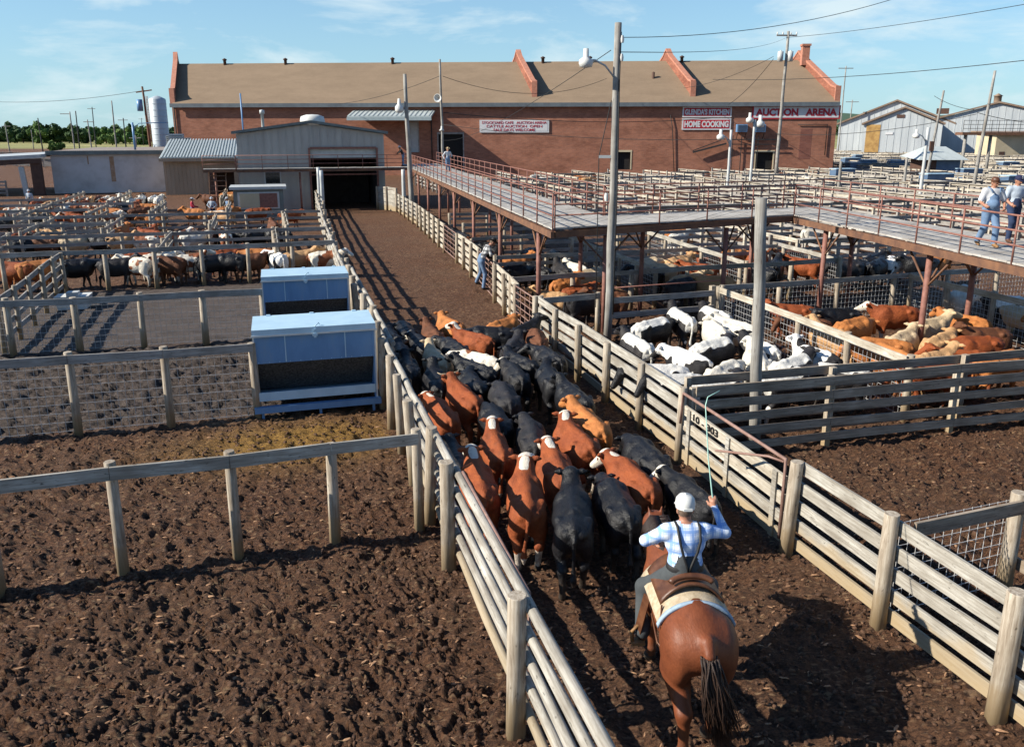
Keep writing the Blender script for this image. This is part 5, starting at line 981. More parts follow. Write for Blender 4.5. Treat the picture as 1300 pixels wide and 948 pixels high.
def herd(region, lst, bounds, da=1.75, db=.78, z=1.2, sc=1.0):
    pts = []
    for u, v, c, hd, var, *r in lst:
        a, b = AB(G(u, v, z)); pts.append([a, b, hd, c, var, r])
    pts = relax(pts, bounds, da, db)
    for a, b, hd, c, var, r in pts: cow(a, b, hd, c, var, sc*(r[0] if r else 1.0), bool(r[1]) if len(r) > 1 else False, region=region)
# cattle driven up the alley (picture column, row of the back, coat, heading, body)
herd('in the alley herd', [(614,598,'hereford',-6,0,1.05),(662,612,'hereford',-13,4,1.06),(708,578,'hereford',-8,7,1.02),(636,545,'hereford',-4,4,.98),(668,532,'charcoal',-12,1),(738,632,'black',-19,0,1.1),(787,612,'black',-8,3,1.06),(808,600,'hereford',4,1,1.04),
 (747,520,'orange',4,7,1.02),(716,540,'hereford',6,2,1.04),(560,507,'hereford',6,1,1.0),(588,488,'red',10,0,1.05,1),(556,440,'cream',10,4,1.0),(640,488,'charcoal',-5,3,1.04),(712,480,'black',4,7,1.02),(822,560,'black',0,3,1.0),(862,600,'baldy',4,1,.95),
 (560,556,'black',-4,7,.85),(572,402,'orange',20,2),(638,402,'orange',-60,5),(508,412,'black',0,3),(497,432,'black',-8,7),(532,425,'baldy',5,1),(600,418,'hereford',40,4),(646,440,'black',20,2),(612,440,'brockle',40,3),(668,428,'charcoal',-30,0),(696,440,'black',10,5),(620,458,'black',30,7),
 (520,458,'black',-3,0),(592,470,'black',6,6),(656,462,'baldy',0,1),(706,420,'brown',-10,3),(624,410,'black',70,3),(682,406,'black',-50,4),(548,412,'brown',5,0),(478,420,'black',5,2),(580,430,'black',15,5),(560,470,'black',0,4),(640,520,'black',0,3),(690,470,'black',-3,2)],
 (10.0,26.3,2.8,6.72), 1.5, .76, 1.2, .88)
# right pens
herd('among the white cattle', [(838,403,'blackline',-70,3),(872,402,'lineback',0,4),(848,438,'lineback',5,0),(898,408,'white',-10,3),(926,402,'white',20,7),(905,432,'lineback',-75,5),(900,452,'white',-60,3),(832,462,'blackline',75,3),(880,446,'holstein',20,1),(955,450,'white',-20,0),(978,446,'lineback',10,2),(996,462,'lineback',-70,7),(1002,446,'holstein',15,4),(1026,460,'lineback',60,3),(935,470,'lineback',-80,5),(915,396,'lineback',10,2),(885,480,'blackline',85,1),(1010,478,'lineback',-75,3)],
 (15.4,22.6,8.4,13.0), 1.9, .84, 1.2, .95)
herd('among the red cattle', [(1032,390,'red',70,0),(1060,394,'black',80,1),(1066,412,'orange',-75,3),(1150,396,'hereford',75,2),(1190,412,'cream',-80,4),(1166,422,'cream',-65,7),(1196,430,'tan',-70,1),(1128,440,'orange',60,3),(1172,442,'red',65,7),(1236,416,'brown',75,0),(1106,432,'tan',10,4),(1262,432,'red',80,3),(1276,452,'tan',-70,5),(1102,462,'orange',0,3),(1226,448,'orange',-85,6),(1180,470,'red',80,3),(1240,474,'tan',-80,0),(1050,412,'brown',60,5),(1210,400,'orange',30,2)],
 (15.2,22.9,14.7,20.3), 1.95, .86, 1.2, .97)
herd('beyond the right wire fence', [(1245,392,'cream',0,3,.85),(1290,398,'orange',40,1),(1215,372,'white',-70,5),(1270,378,'holstein',70,2)], (17,23,22.6,27), 1.8, .8)
herd('near the pipe gate pen', [(742,374,'charcoal',-78,3),(722,356,'red',-80,5),(770,372,'brown',80,0),(700,366,'tan',60,4,.85)], (24.6,26.6,8.6,13), 1.8, .8)
herd('beside the climbing man', [(640,340,'black',-82,3),(655,326,'orange',-80,0),(690,338,'black',10,1),(712,338,'charcoal',0,4),(727,336,'white',20,2),(745,345,'cream',-75,5),(735,362,'orange',-60,7),(600,302,'brown',-60,3),(620,310,'black',50,5),(668,318,'black',-40,6),(585,296,'black',20,0),(700,320,'black',-30,3)], (28.2,44,9.1,13.2), 1.8, .8)
herd('in the pen below the middle walkway', [(815,326,'cream',-75,3),(850,324,'tan',-70,7),(832,338,'cream',80,0),(872,350,'cream',-80,4),(905,352,'tan',75,1),(836,356,'charcoal',-70,3),(800,340,'black',30,5),(880,336,'red',60,2)], (25,31.8,14.2,17.4), 1.8, .8)
herd('in the far pens under the walkway', [(895,322,'red',60,0),(930,318,'orange',-70,3),(962,322,'hereford',-60,1),(1000,318,'brown',80,7),(1130,326,'black',-70,4),(1160,330,'black',75,2),(1185,336,'holstein',-75,5),(1215,338,'orange',-80,3),(1080,330,'black',60,0),(940,340,'black',10,6),(985,332,'black',-40,4),(1105,340,'charcoal',80,3),(1240,350,'black',-60,1),(1020,330,'red',40,2)], (28.6,37,18.8,34), 1.8, .8)
# left pens
herd('in the fourth row left pen', [(100,350,'black',-75,3),(128,352,'charcoal',-80,0),(152,342,'hereford',-78,5),(180,345,'brockle',-80,2),(205,348,'brown',70,6),(228,338,'brockle',-75,4),(258,345,'black',-70,1),(280,342,'red',-60,0),(300,335,'black',75,3),(322,328,'orange',80,3),(345,326,'holstein',20,5),(365,330,'tan',-75,4),(382,326,'brockle',-85,2),(168,330,'brockle',60,7),(300,350,'brown',-80,5),(60,345,'orange',-70,0),(20,335,'red',70,3)], (37.9,43.6,-12,2.0), 1.75, .78, 1.25)
herd('in the second tier of left pens', [(24,306,'black',-60,3),(50,305,'brown',80,0),(90,302,'cream',-70,5),(118,306,'black',75,2),(150,300,'tan',-75,4),(175,304,'brockle',70,1),(210,300,'hereford',-80,6),(262,292,'brown',-30,3),(285,296,'brockle',10,0),(300,290,'black',60,5),(325,292,'black',-75,3),(352,292,'black',80,4),(190,292,'red',60,2),(240,296,'white',-65,1)], (46.8,53.8,-19,1.8), 1.75, .8, 1.25)
herd('in the third tier of left pens', [(125,265,'orange',-75,3),(150,262,'orange',70,0),(20,262,'hereford',60,1),(45,266,'tan',-80,2),(80,268,'red',80,4),(180,262,'brown',-60,5),(300,262,'orange',-70,3),(330,268,'tan',60,1)], (56.3,63.4,-22,-3.5), 1.9, .85, 1.25)
herd('packed along the whitewashed block building', [(46+i*8.6, 254-i*.25+random.uniform(-2,3), random.choice(['orange','brockle','brown','tan','hereford','red'] if i < 10 else ['white','lineback','brockle','white','cream']), random.uniform(-15,15), i) for i in range(20)]+[(60+i*11, 262, random.choice(['brown','black','orange','brockle','hereford']), random.choice((-80,80)), i) for i in range(14)], (67,80,-23,-9.4), 1.9, .85, 1.25)
herd('in the tan lean-to yard', [(290,244,'orange',-70,3),(265,248,'brown',60,1),(282,256,'tan',-80,2),(300,252,'brown',20,4)], (75.5,84,-7,-3.2), 1.9, .85, 1.25)
herd('in the far pens beyond the walkway', [(678,222,'white',-50,3),(690,226,'lineback',30,0),(740,224,'orange',60,2),(745,226,'tan',-70,5),(1020,222,'cream',-60,1),(1030,226,'white',40,4),(1010,232,'cream',80,3),(880,300,'white',-60,2),(860,292,'orange',70,0),(1040,290,'white',-70,3),(1075,282,'tan',60,1),(960,290,'cream',-70,5),(1180,300,'white',70,4),(1225,318,'cream',-60,3)], (40,110,14,80), 1.9, .85)
# labels: every animal is placed by region, coat and its order from the left
for i in range(26):
    kc = random.choice(['brown','orange','brockle','black','red','hereford','tan','black']); t_ = i % 3; a0, a1 = ((47,53),(57,63),(66,73))[t_]; b0 = -18+i*.76+random.uniform(-.4,.4)
    if any((abs(AB(o.location)[0]-(a0+a1)/2) < 3.2 and abs(AB(o.location)[1]-b0) < .8) for o, *_ in COWS): b0 -= .5
    if t_ == 2 and b0 > -8: b0 -= 10
    cow(random.uniform(a0+.8, a1-.8), b0, random.choice((-75,70,10,-20,85)), kc, i, 1.0, region=('in the second tier of left pens','in the third tier of left pens','packed along the whitewashed block building')[t_])
byk = {}
for o, kc, reg, hn in COWS: byk.setdefault((reg, kc), []).append((project(Vector(o.location)+Vector((0,0,1)))[0], o, hn))
for (reg, kc), lst in byk.items():
    lst.sort(key=lambda t: t[0]); n = len(lst)
    for i, (_, o, hn) in enumerate(lst):
        w = COATWORD[kc]; hs = ' horned' if hn else ''
        if n == 1: lab = f"the only {w}{hs} animal {reg}"
        elif n == 2: lab = f"{w}{hs} animal {reg}, the {'left' if i == 0 else 'right'} one of two"
        else: lab = f"{w}{hs} animal {reg}, {'leftmost' if i == 0 else 'rightmost' if i == n-1 else ORD[i]+' from left'} of that coat"
        tag(o, lab, 'cattle', 'cattle '+reg)
print('cows', len(COWS))
# ------------------------------------------------------------------ people
def hand_prims(B, h, fd, pn, sd, s=1.0, curl=.7, tg=0):
    """palm at h, fd finger direction, pn palm normal (towards the grip), sd towards the thumb."""
    h, fd, pn, sd = [np.array(x, float) for x in (h, fd, pn, sd)]; fd /= np.linalg.norm(fd); pn = pn-fd*(pn @ fd); pn /= np.linalg.norm(pn); sd = np.cross(fd, pn)*(1 if np.cross(fd, pn) @ sd > 0 else -1)
    B.cone(h, h+fd*.05*s, .030*s, .034*s, tg, .02)
    for i, (o, L) in enumerate(((.03,.075),(.011,.085),(-.010,.078),(-.029,.062))):
        k = h+fd*.075*s+sd*o*s; m = k+(fd*math.cos(curl*.7)+pn*math.sin(curl*.7))*L*.5*s; e_ = m+(fd*math.cos(curl*2)+pn*math.sin(curl*2))*L*.5*s
        B.cone(k-fd*.02*s, m, .0125*s, .0115*s, tg, .006); B.cone(m, e_, .0115*s, .010*s, tg, .004)
    t0 = h+sd*.025*s+fd*.01*s; t1 = t0+(sd*.8+fd*.6+pn*.3)*.035*s; t2 = t1+(sd*.2+fd*.8+pn*.7)*.035*s; B.cone(t0, t1, .017*s, .014*s, tg, .01); B.cone(t1, t2, .014*s, .011*s, tg, .005)
def person_obj(label, P, rz, J, mats, res=.02, sleeve='long', build=1.0, hat=None, hatmat=None, z=0, group=None, face=None, extra=None, plantz=True, curl=.7, overall=False, belly=0.0):
    """J joints in metres: x right, y forward, z up. mats: skin, shirt, trousers, boots, hair."""
    e = bpy.data.objects.new('person', None); B = Body(); g = lambda n: np.array(J[n], float); w = build
    sk, shirt, pant, boot, hair, eye = 0, 1, 2, 3, 4, 5
    pel, wst, chest, neck, head = g('pelvis'), g('waist'), g('chest'), g('neck'), g('head'); sx = g('shR')-g('shL'); sx /= np.linalg.norm(sx); upv = chest-pel; upv /= np.linalg.norm(upv); fw = np.cross(upv, sx)
    Rm = np.stack([sx, fw, upv], 1)
    B.ell(pel, (.165*w,.125*w,.12), pant, .06, Rm); B.ell(wst, (.150*w,.112*w,.13), shirt, .07, Rm); B.ell(chest, (.178*w,.125*w,.19), shirt, .07, Rm); B.ell(chest+upv*.12, (.17*w,.095,.09), shirt, .06, Rm)
    if belly: B.ell(wst+fw*.07, (.13*w,.12+belly,.15), pant if overall else shirt, .06, Rm)
    if overall: B.ell(chest+fw*.085*w-upv*.05, (.12,.07,.14), pant, .02, Rm)
    B.cone(pel+upv*.03, wst-upv*.02, .135*w, .13*w, pant, .05)
    B.cone(neck-upv*.03, neck+(head-neck)*.5, .062, .056, sk, .03)
    fd = np.array(face if face is not None else (0,1,-.1), float); fd /= np.linalg.norm(fd); hu = (head-neck)-fd*((head-neck) @ fd); hu /= np.linalg.norm(hu); hs = np.cross(fd, hu); Rh = np.stack([hs, fd, hu], 1)
    B.ell(head+hu*.015, (.077,.096,.108), sk, .03, Rh); B.ell(head-hu*.055+fd*.025, (.056,.066,.062), sk, .03, Rh); B.cone(head+fd*.092-hu*.0, head+fd*.112-hu*.035, .010, .017, sk, .012)
    B.ell(head+hu*.02-fd*.012, (.081,.094,.106), hair, .01, Rh)
    for s in (-1, 1): B.ell(head+hs*s*.080-hu*.015-fd*.005, (.012,.022,.034), sk, .008, Rh); B.ell(head+hs*s*.032+fd*.088+hu*.008, (.012,.01,.008), eye, .003, Rh)
    B.ell(head+fd*.088-hu*.062, (.024,.010,.007), 6, .004, Rh)
    for S in 'LR':
        sh, el, ha = g('sh'+S), g('el'+S), g('ha'+S); B.cone(chest+upv*.13, sh, .08, .068*w, shirt, .05); B.cone(sh, el, .066*w, .05*w, shirt, .04)
        if sleeve == 'short': m = sh+(el-sh)*.75; B.p[-1] = ('c', sh, m, .07*w, .064*w, shirt, .04, None); B.cone(m, el, .047, .043, sk, .01)
        B.cone(el, ha, .047*w if sleeve == 'long' else .042, .032, shirt if sleeve == 'long' else sk, .03)
        fdir = (ha-el)/np.linalg.norm(ha-el); sg = -1 if S == 'R' else 1
        pn = g('pn'+S) if 'pn'+S in J else -sx*sg*-1*1.0; sdv = g('th'+S) if 'th'+S in J else np.array([0,1,.2]); fgd = g('fd'+S) if 'fd'+S in J else fdir; hand_prims(B, ha, fgd, pn, sdv, 1.0, curl)
        hp, kn, an, to = g('hip'+S), g('kn'+S), g('an'+S), g('to'+S); wl = w*(1.12 if w > 1.2 else 1.0); B.cone(hp, kn, .098*wl, .070*wl, pant, .06); B.cone(kn, an+(kn-an)*.08, .069*wl, .062*wl, pant, .04)
        B.cone(an, an+(to-an)*.25-V3(0,0,.02), .048, .05, boot, .03); B.cone(an-V3(0,0,.035), to, .045, .036, boot, .03); B.cone(an, an+(kn-an)*.22, .047, .05, boot, .02)
    Vt, Q, DD, T = B.mesh(res); near = T[DD.argmin(1)]
    mats_ = list(mats)+[M['eye'], simple('lips', (.35,.12,.09), rough=.6, bmp=0) if 'lips' not in M else M['lips']]
    M['lips'] = mats_[-1]
    # hair only on back and top of the head
    hv = Vt-head; isback = ((hv @ fd) < .035) & ((hv @ hu) > -.06)
    near = np.where((near == hair) & ~isback, sk, near); mi = near[Q[:, 0]]
    me = np_mesh('person', Vt, Q, mats_, mi); e = bpy.data.objects.new('person', me); COL.objects.link(e); e.location = (P.x, P.y, z); e.rotation_euler = (0,0,rz); tag(e, label, 'person', group)
    def basis(origin): m4 = Matrix(((hs[0],fd[0],hu[0],origin[0]),(hs[1],fd[1],hu[1],origin[1]),(hs[2],fd[2],hu[2],origin[2]),(0,0,0,1))); return m4
    if hat == 'cap':
        b = MB(); b.lathe([(.093,-.012),(.098,.03),(.09,.075),(.062,.108),(.0,.118)], 20, sx=.92, sy=1.1); n_ = 10; vs = []
        for k in range(n_+1): t = math.pi*(k/n_); vs += [(.082*math.cos(t), .06+.115*math.sin(t)*.95, .004-.012*math.sin(t)), (.074*math.cos(t), .05+.03*math.sin(t), .012)]
        vb = [(x,y,z_-.008) for x, y, z_ in vs]; N_ = len(vs); fs = []
        for k in range(n_): fs += [(2*k,2*k+2,2*k+3,2*k+1), (N_+2*k,N_+2*k+1,N_+2*k+3,N_+2*k+2), (2*k,N_+2*k,N_+2*k+2,2*k+2)]
        b.add(vs+vb, fs, 0, True); b.lathe([(0,.124),(.012,.122),(.012,.115)], 8); b.bar((-.04,-.105,.0), (.04,-.105,.0), .012, .022); o = b.build('cap', hatmat, e); o.matrix_local = basis(head+hu*.035) @ Matrix.Scale(1.16 if w > 1.21 else 1.0, 4)
        if isinstance(hatmat, list): pass
    if hat == 'cowboy':
        b = MB(); nn = 28; prof = [(.19,.03),(.165,.0),(.10,-.005),(.098,.02),(.092,.09),(.07,.125),(.03,.118),(0,.11)]; vs = []
        for r_, z_ in prof:
            for k in range(nn): t = 2*math.pi*k/nn; up_ = .035*abs(math.cos(t))**2 if r_ > .12 else 0; vs.append((r_*math.cos(t)*(.88 if r_ > .12 else .86), r_*math.sin(t)*(1.02 if r_ > .12 else 1.05), z_+up_-(.02*abs(math.sin(t)) if r_ > .12 else 0)))
        fs = [(i*nn+k, i*nn+(k+1) % nn, (i+1)*nn+(k+1) % nn, (i+1)*nn+k) for i in range(len(prof)-1) for k in range(nn)]; b.add(vs, fs, 0, True); o = b.build('hat', hatmat, e); o.matrix_local = basis(head+hu*.05)
    return e, (sx, fw, upv, J)
def stand(**kw):
    J = dict(pelvis=(0,0,.96), waist=(0,0,1.10), chest=(0,.0,1.30), neck=(0,-.01,1.50), head=(0,.02,1.645), shL=(-.19,0,1.43), shR=(.19,0,1.43), elL=(-.27,-.02,1.15), elR=(.27,-.02,1.15), haL=(-.27,.10,.93), haR=(.27,.10,.93),
     hipL=(-.09,0,.93), hipR=(.09,0,.93), knL=(-.11,.02,.50), knR=(.11,.02,.50), anL=(-.12,-.01,.09), anR=(.12,-.01,.09), toL=(-.14,.17,.04), toR=(.14,.17,.04)); J.update(kw); return J
HEAD = AL
# rider (frame: x right, y forward)
SZ = 1.52
RJ = dict(pelvis=(0,0,SZ+.02), waist=(0,.02,SZ+.17), chest=(0,.06,SZ+.38), neck=(0,.09,SZ+.57), head=(.0,.13,SZ+.715), shL=(-.20,.07,SZ+.49), shR=(.20,.07,SZ+.49), elL=(-.40,.16,SZ+.34), elR=(.44,.12,SZ+.44), haL=(-.24,.36,SZ+.22), haR=(.36,.30,SZ+.66),
 pnR=(0,1,.2), thR=(-1,0,.3), fdR=(-.15,.25,1), pnL=(0,0,-1), thL=(1,0,0),
 hipL=(-.12,.02,SZ-.02), hipR=(.12,.02,SZ-.02), knL=(-.36,.30,SZ-.30), knR=(.36,.30,SZ-.30), anL=(-.40,.10,SZ-.76), anR=(.40,.10,SZ-.76), toL=(-.43,.28,SZ-.80), toR=(.43,.28,SZ-.80))
ra, rb = 7.42, 4.17; RH = AL-math.radians(14)
rider, fr = person_obj('rider in blue plaid shirt and white cap on chestnut horse, arm raised with rod', W(ra, rb), RH, RJ, [M['skin'], M['plaid'], M['workgrey'], M['boots'], M['hair']], res=.0125, hat='cap', hatmat=M['white'], build=1.22, curl=1.2)
rider.scale = (1.07, 1.07, 1.06)
def bk_(u, v):   # point on rider's back: u across, v height above seat
    y = -.172+v*.165; return (u, y, SZ+v)
b = MB(); b.tube([bk_(.0,.12),bk_(-.02,.2),bk_(-.06,.32),bk_(-.09,.44),(-.105,-.0,SZ+.58),(-.11,.09,SZ+.59)], .015, 6); b.tube([bk_(.0,.12),bk_(.03,.2),bk_(.09,.34),bk_(.12,.46),(.13,.0,SZ+.58),(.13,.09,SZ+.58)], .015, 6); b.tube([bk_(0,.14),(0,-.145,SZ+.04)], .016, 6); b.build('suspenders', M['black'], rider)
b = MB(); b.lathe([(.196,-.05),(.203,-.03),(.200,.02),(.190,.04)], 28, c=(0,.01,SZ+.12), sx=1.0, sy=.77); b.build('belt', M['black'], rider)
hR = np.array(RJ['haR'])+V3(-.01,.03,.06)
b = MB(); b.tube([hR+V3(.02,-.03,-.12), hR, hR+V3(-.03,.16,.42), hR+V3(-.05,.32,.98), hR+V3(-.02,.36,1.06), hR+V3(.12,.40,1.12)], [.009,.008,.007,.006,.006,.005], 8); o = b.build('stock_rod', M['mint']); o.location = W(ra, rb); o.rotation_euler = (0,0,RH); o.scale = (1.07,1.07,1.06); tag(o, 'thin mint green stock rod with bent tip held up by the rider', 'rod')
# ------------------------------------------------------------------ horse (x forward)
def horse():
    B = Body()
    B.ell((0,0,1.13), (.72,.31,.34), 0, .12).ell((.5,0,1.12), (.34,.25,.36), 0, .12).ell((-.58,0,1.20), (.42,.315,.33), 0, .12).cone((-.6,0,1.42), (.3,0,1.40), .10, .09, 0, .12).ell((.40,0,1.42), (.2,.09,.11), 0, .1)
    n0 = V3(.66,0,1.28); n1 = V3(1.14,.04,1.50); B.cone(n0, n1, .23, .135, 0, .14); B.cone(n0+V3(.1,0,-.12), n1+V3(.06,.02,-.08), .17, .10, 0, .1)
    hd = dirv(-.1, -.78); p = n1+V3(.06,.02,.03); B.ell(p, (.13,.1,.13), 0, .06); B.cone(p, p+hd*.46, .115, .068, 0, .06); B.ell(p+hd*.5, (.075,.062,.07), 0, .03); B.cone(p+hd*.1-V3(0,0,.06), p+hd*.26-V3(.02,0,.07), .09, .06, 0, .04)
    sd = np.cross(V3(0,0,1), hd); sd /= np.linalg.norm(sd)
    for s in (-1, 1):
        B.cone(p+sd*s*.055+V3(-.03,0,.09), p+sd*s*.07+V3(-.0,0,.2), .032, .01, 0, .02); B.ell(p+hd*.14+sd*s*.088, (.028,.02,.028), 8, .01)
        B.ell((-.66,.2*s,1.08), (.27,.14,.34), 0, .1); B.ell((.48,.18*s,1.08), (.2,.11,.28), 0, .1)
        q = .12*s; B.chain([(.50,.17*s,.95),(.52+q,.16*s,.55),(.50+q,.15*s,.2)], [.12,.062,.04], 2, .06); B.cone((.50+q,.15*s,.2), (.56+q,.15*s,.08), .042, .05, 2, .03); B.cone((.56+q,.15*s,.07), (.59+q,.15*s,.03), .06, .07, 5, .01)
        q = -.14*s; B.chain([(-.60,.19*s,.85),(-.84+q*.5,.17*s,.56),(-.78+q,.16*s,.2)], [.14,.065,.043], 2, .07); B.cone((-.78+q,.16*s,.2), (-.71+q,.16*s,.08), .044, .05, 2, .03); B.cone((-.71+q,.16*s,.07), (-.68+q,.16*s,.03), .06, .07, 5, .01)
    B.cone((-.93,0,1.38), (-1.02,0,1.28), .06, .05, 0, .05)
    Vt, Q, DD, T = B.mesh(.024); near = T[DD.argmin(1)]; mi = np.where(near[Q[:, 0]] == 5, 1, np.where(near[Q[:, 0]] == 8, 2, 0)); me = np_mesh('horse', Vt, Q, [M['horsehide'], M['hoof'], M['eye']], mi)
    at = me.color_attributes.new('mask', 'FLOAT_COLOR', 'POINT'); at.data.foreach_set('color', np.stack([Vt[:, 0]*0, Vt[:, 0]*0, 1-sst(Vt[:, 2], .2, .6), Vt[:, 0]*0], 1).astype(np.float32).ravel())
    o = bpy.data.objects.new('horse', me); COL.objects.link(o)
    b = MB()
    for i in range(300):
        s0 = random.gauss(0, .02), random.gauss(0, .02); sp = random.gauss(0, 1); L = random.uniform(.62, .98); sw = -.12-.10*(i % 4 == 0); pts = []
        for k in range(7):
            t = k/6; pts.append((-1.02-.10*math.sin(t*2.2)+s0[0]*(1+t), s0[1]*(1+1.0*t)+sw*t**1.6+sp*.016*math.sin(t*2.4)+.02*math.sin(t*7+i), 1.28-L*t**1.15*.97))
        b.tube(pts, [.010,.010,.009,.008,.006,.004,.0015], 4)
    b.build('tail', M['tailhair'], o)
    b = MB()
    for i in range(130):
        t = random.random(); c = n0+(n1-n0)*t*1.12; top = c+V3(-.10,0,.20-.07*t); s = random.choice((1,1,-1)); b.tube([top, top+V3(-.02,.09*s,.02), top+V3(-.0,.16*s,-.12), top+V3(.0,.19*s,-.12-random.uniform(.1,.2))], [.012,.012,.009,.003], 4)
    b.build('mane', M['mane'], o)
    return o
hs_ = horse(); hs_.location = W(ra-.0, rb); hs_.rotation_euler = (0,0,RH+math.pi/2); hs_.scale = (1.10, 1.17, 1.06); tag(hs_, 'chestnut horse seen from behind carrying the rider up the alley', 'horse')
# saddle and blanket, shaped over the back
def drape(x0, x1, zt, hw, drop, th, xs_=10, ys_=16, rise=0.0):
    top = []; n = xs_; m_ = ys_
    vs = []
    for i in range(n+1):
        x = x0+(x1-x0)*i/n
        for j in range(m_+1):
            s = -1+2*j/m_; ang = s*1.25*drop; rr_ = hw
            y = math.sin(ang)*rr_; z_ = zt-(1-math.cos(ang))*.36+rise*((x-(x0+x1)/2)/((x1-x0)/2))**2*(1-abs(s)**2)
            vs.append((x, y, z_))
    vs2 = [(x,y*.97,z_-th) for x, y, z_ in vs]; N_ = len(vs); fs = []; W_ = m_+1
    for i in range(n):
        for j in range(m_): a_ = i*W_+j; fs.append((a_, a_+1, a_+W_+1, a_+W_)[::-1]); fs.append((N_+a_, N_+a_+1, N_+a_+W_+1, N_+a_+W_))
    for j in range(m_): fs.append((j, j+1, N_+j+1, N_+j)); a_ = n*W_+j; fs.append((a_, N_+a_, N_+a_+1, a_+1))
    for i in range(n): a_ = i*W_; fs.append((a_, N_+a_, N_+a_+W_, a_+W_)); a_ = i*W_+m_; fs.append((a_, a_+W_, N_+a_+W_, N_+a_))
    return vs+vs2, fs
vs, fs = drape(-.50, .36, 1.545, .375, 1.0, .03); b = MB(); b.add(vs, fs, 0, True); bl = b.build('saddle_blanket', M['blanket'], hs_)
vs, fs = drape(-.535, -.49, 1.55, .382, 1.02, .04, 2); b = MB(); b.add(vs, fs, 0, True); b.build('blanket_edge', M['blueedge'], bl)
vs, fs = drape(-.34, .30, 1.575, .37, .78, .03, rise=.07); b = MB(); b.add(vs, fs, 0, True); sdl = b.build('saddle', M['leather'], hs_)
b = MB(); b.tube([(-.30+.06*math.cos(t), .21*math.sin(t), 1.60+.07*math.cos(t)) for t in [(-1.3+2.6*k/10) for k in range(11)]], .032, 8); b.build('cantle', M['leather'], sdl)
b = MB(); b.tube([(.24,0,1.58),(.27,0,1.68)], [.035,.025], 8); b.lathe([(.0,.02),(.05,.01),(.05,-.01),(0,-.02)], 12, c=(.27,0,1.70)); b.build('horn', M['leather'], sdl)
for s in (-1, 1):
    b = MB(); b.bar((-.02,.36*s,1.30), (.08,.42*s,.80), .015, .09); b.build('stirrup_leather', M['leather'], sdl); b = MB(); b.tube([(.08,.36*s,.68),(.08,.35*s,.80),(.08,.42*s,.88),(.08,.48*s,.80),(.08,.47*s,.68)], .02, 6); b.box((.02,.35*s-.0,.66), (.14,.35*s+.13*s,.69)) if s > 0 else b.box((.02,.35*s-.13,.66), (.14,.35*s,.69)); b.build('stirrup', M['tanboots'], sdl)
b = MB(); b.tube([(.12+.0*t, .335*math.sin(t), 1.13+.365*math.cos(t)) for t in [2*math.pi*k/24 for k in range(25)]], .014, 5); b.tube([(-.30,.37,1.28),(-.55,.36,1.12),(-.85,.25,1.05)], .010, 5); b.tube([(-.40,.30,1.44),(-.52,.33,1.32),(-.55,.30,1.18),(-.80,.22,1.12)], .010, 5); b.build('strap', M['leather'], sdl)
b = MB(); b.tube([(1.45,.09,1.26),(1.1,.17,1.36),(.7,.15,1.52),(.38,.18,1.74)], .008, 5); b.tube([(1.45,-.09,1.26),(1.1,-.12,1.36),(.7,-.06,1.56),(.38,.2,1.74)], .008, 5); b.build('rein', M['leather'], hs_)
# man climbing the alley fence, leaning over the top rail
CJ = stand(pelvis=(0,-.22,1.16), waist=(0,-.15,1.30), chest=(0,.02,1.45), neck=(0,.18,1.58), head=(.0,.30,1.66), shL=(-.18,.10,1.55), shR=(.18,.10,1.55), elL=(-.24,.24,1.33), elR=(.22,.26,1.30), haL=(-.15,.22,1.13+.42), haR=(.16,.24,1.53), hipL=(-.09,-.22,1.12), hipR=(.09,-.22,1.12),
 knL=(-.26,-.20,.76), knR=(.10,-.12,.72), anL=(-.50,-.30,.42), anR=(.12,-.19,.31), toL=(-.58,-.16,.34), toR=(.13,-.03,.26))
CJ.update(pelvis=(0,-.24,1.27), waist=(0,-.19,1.42), chest=(0,-.04,1.62), neck=(0,.09,1.80), head=(0,.19,1.90), shL=(-.19,.02,1.74), shR=(.19,.02,1.74), hipL=(-.09,-.24,1.23), hipR=(.09,-.24,1.23), knL=(-.24,-.18,.84), knR=(.11,-.12,.78))
CJ['elL'] = (-.27,.06,1.50); CJ['elR'] = (.26,.06,1.49); CJ['haL'] = (-.20,.17,1.52); CJ['haR'] = (.18,.17,1.52)
a_, b_ = 31.2, 7.93
person_obj('man in black checked shirt and blue jeans climbing the alley fence', W(a_, b_), AL-math.pi/2, CJ, [M['skin'], M['check'], M['denim'], M['black'], M['hair']], res=.02, hat='cowboy', hatmat=M['black'], face=(.1,.8,-.45), z=.12)[0].scale = (1.12,)*3
# strollers on the right walkway
S1 = stand(knL=(-.12,.16,.52), anL=(-.13,.14,.10), toL=(-.14,.32,.04), knR=(.12,.04,.50), anR=(.13,-.22,.13), toR=(.14,-.08,.05), elL=(-.30,.02,1.16), haL=(-.22,.24,1.02), elR=(.30,.02,1.16), haR=(.28,.26,1.08))
S2 = stand(knL=(-.12,-.02,.50), anL=(-.13,-.36,.22), toL=(-.14,-.26,.07), knR=(.12,.20,.54), anR=(.13,.14,.09), toR=(.14,.33,.04), elL=(-.27,.0,1.15), haL=(-.18,.22,1.03), elR=(.27,.0,1.15), haR=(.22,.22,1.03))
w1 = person_obj('heavyset man in bib overalls and dark cap on the right walkway', G(1251,313,WZ), AL+math.pi-.35, S1, [M['skin'], M['whiteshirt'], M['denim'], M['tanboots'], M['hair']], res=.018, sleeve='short', build=1.2, hat='cap', hatmat=M['leather'], z=WZ, face=(-.35,.8,-.22), overall=True, belly=.06)[0]
S = MB()
for s in (-1, 1): S.tube([(s*.09,.19,1.40),(s*.12,.10,1.50),(s*.13,.0,1.53),(s*.09,-.12,1.42),(0,-.15,1.25)], .017, 6)
S.build('overall_straps', M['denim'], w1)
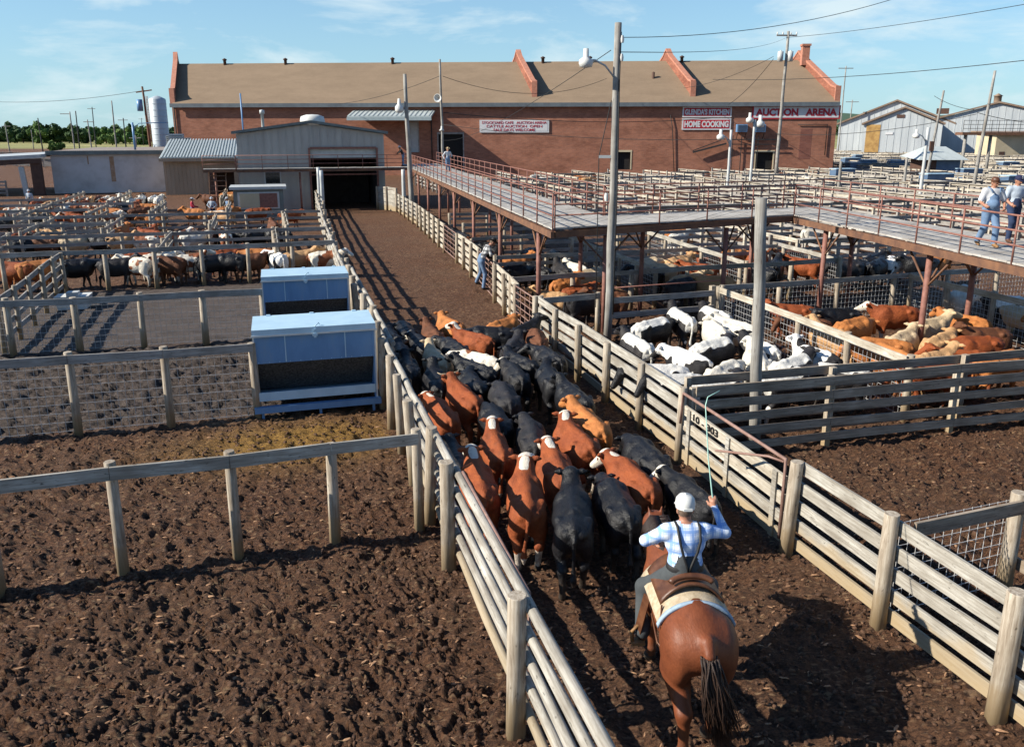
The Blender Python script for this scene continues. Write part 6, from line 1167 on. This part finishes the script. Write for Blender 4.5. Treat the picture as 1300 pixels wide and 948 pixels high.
w2 = person_obj('man in pale shirt, dark jeans and navy cap on the right walkway', G(1281,307,WZ), AL+math.pi-.3, S2, [M['skin'], M['paleshirt'], M['darkdenim'], M['boots'], M['hair']], res=.018, sleeve='short', build=1.05, hat='cap', hatmat=simple('navy_cap', (.015,.02,.08), rough=.8), z=WZ, face=(-.3,.85,-.2))[0]
b = MB(); b.lathe([(0,.02),(.035,.012),(.036,0)], 12); o = b.build('cap_badge', M['white'], w2); o.location = (-.035,.115,1.725); o.rotation_euler = (-1.3,0,.3)
b = MB(); b.lathe([(.168,-.018),(.172,0),(.168,.018)], 20, c=(0,0,1.02), sx=1.0, sy=.78); b.build('belt', M['leather'], w2)
# man on the walkway by the building, man behind pole
AK = stand(elL=(-.36,-.06,1.20), haL=(-.20,.06,1.08), elR=(.36,-.06,1.20), haR=(.33,.08,.98)); 
person_obj('man in white shirt and blue jeans standing on back walkway', W(61.5,12.6), AL+math.pi+.2, AK, [M['skin'], M['whiteshirt'], M['denim'], M['boots'], M['hair']], res=.028, hat='cowboy', hatmat=simple('straw_hat', (.6,.45,.26), rough=.8), z=WZ)
LJ = stand(chest=(0,.14,1.27), neck=(0,.24,1.45), head=(0,.29,1.58), shL=(-.18,.18,1.38), shR=(.18,.18,1.38), elL=(-.25,.36,1.2), elR=(.25,.36,1.2), haL=(-.15,.5,1.1), haR=(.15,.5,1.1), waist=(0,.05,1.09))
person_obj('man in dark shirt and jeans leaning on rail behind light pole', W(72.6,10.9), AL+math.pi/2, LJ, [M['skin'], M['black'], M['denim'], M['boots'], M['hair']], res=.03, hat='cowboy', hatmat=M['whiteshirt'], z=WZ)
# people in the left pens
pr_ = stand(haL=(-.12,.36,1.12), elL=(-.24,.12,1.16), haR=(.14,.36,1.1), elR=(.24,.12,1.16))
P = G(246, 282); person_obj('person in red shirt and white hat facing the gate hut', P, -1.2, pr_, [M['skin'], M['redshirt'], M['denim'], M['boots'], M['hair']], res=.03, hat='cowboy', hatmat=M['whiteshirt'])
P = G(271, 281); person_obj('person in pale blue shirt standing next to the red shirted person', P, math.pi, stand(elL=(-.34,.0,1.2), haL=(-.14,.10,1.0), elR=(.34,.0,1.2), haR=(.14,.1,1.0)), [M['skin'], M['paleshirt'], M['darkdenim'], M['boots'], M['hair']], res=.03, hat='cowboy', hatmat=M['whiteshirt'])
P = G(291, 281); person_obj('person in blue shirt half hidden beside the gate hut', P, 2.4, stand(), [M['skin'], M['denim'], M['darkdenim'], M['boots'], M['hair']], res=.03, hat='cowboy', hatmat=M['whiteshirt'])
P = G(40, 268); person_obj('person with white hat near the open shelter', P, math.pi, stand(), [M['skin'], M['paleshirt'], M['workgrey'], M['boots'], M['hair']], res=.03, hat='cowboy', hatmat=M['whiteshirt'])
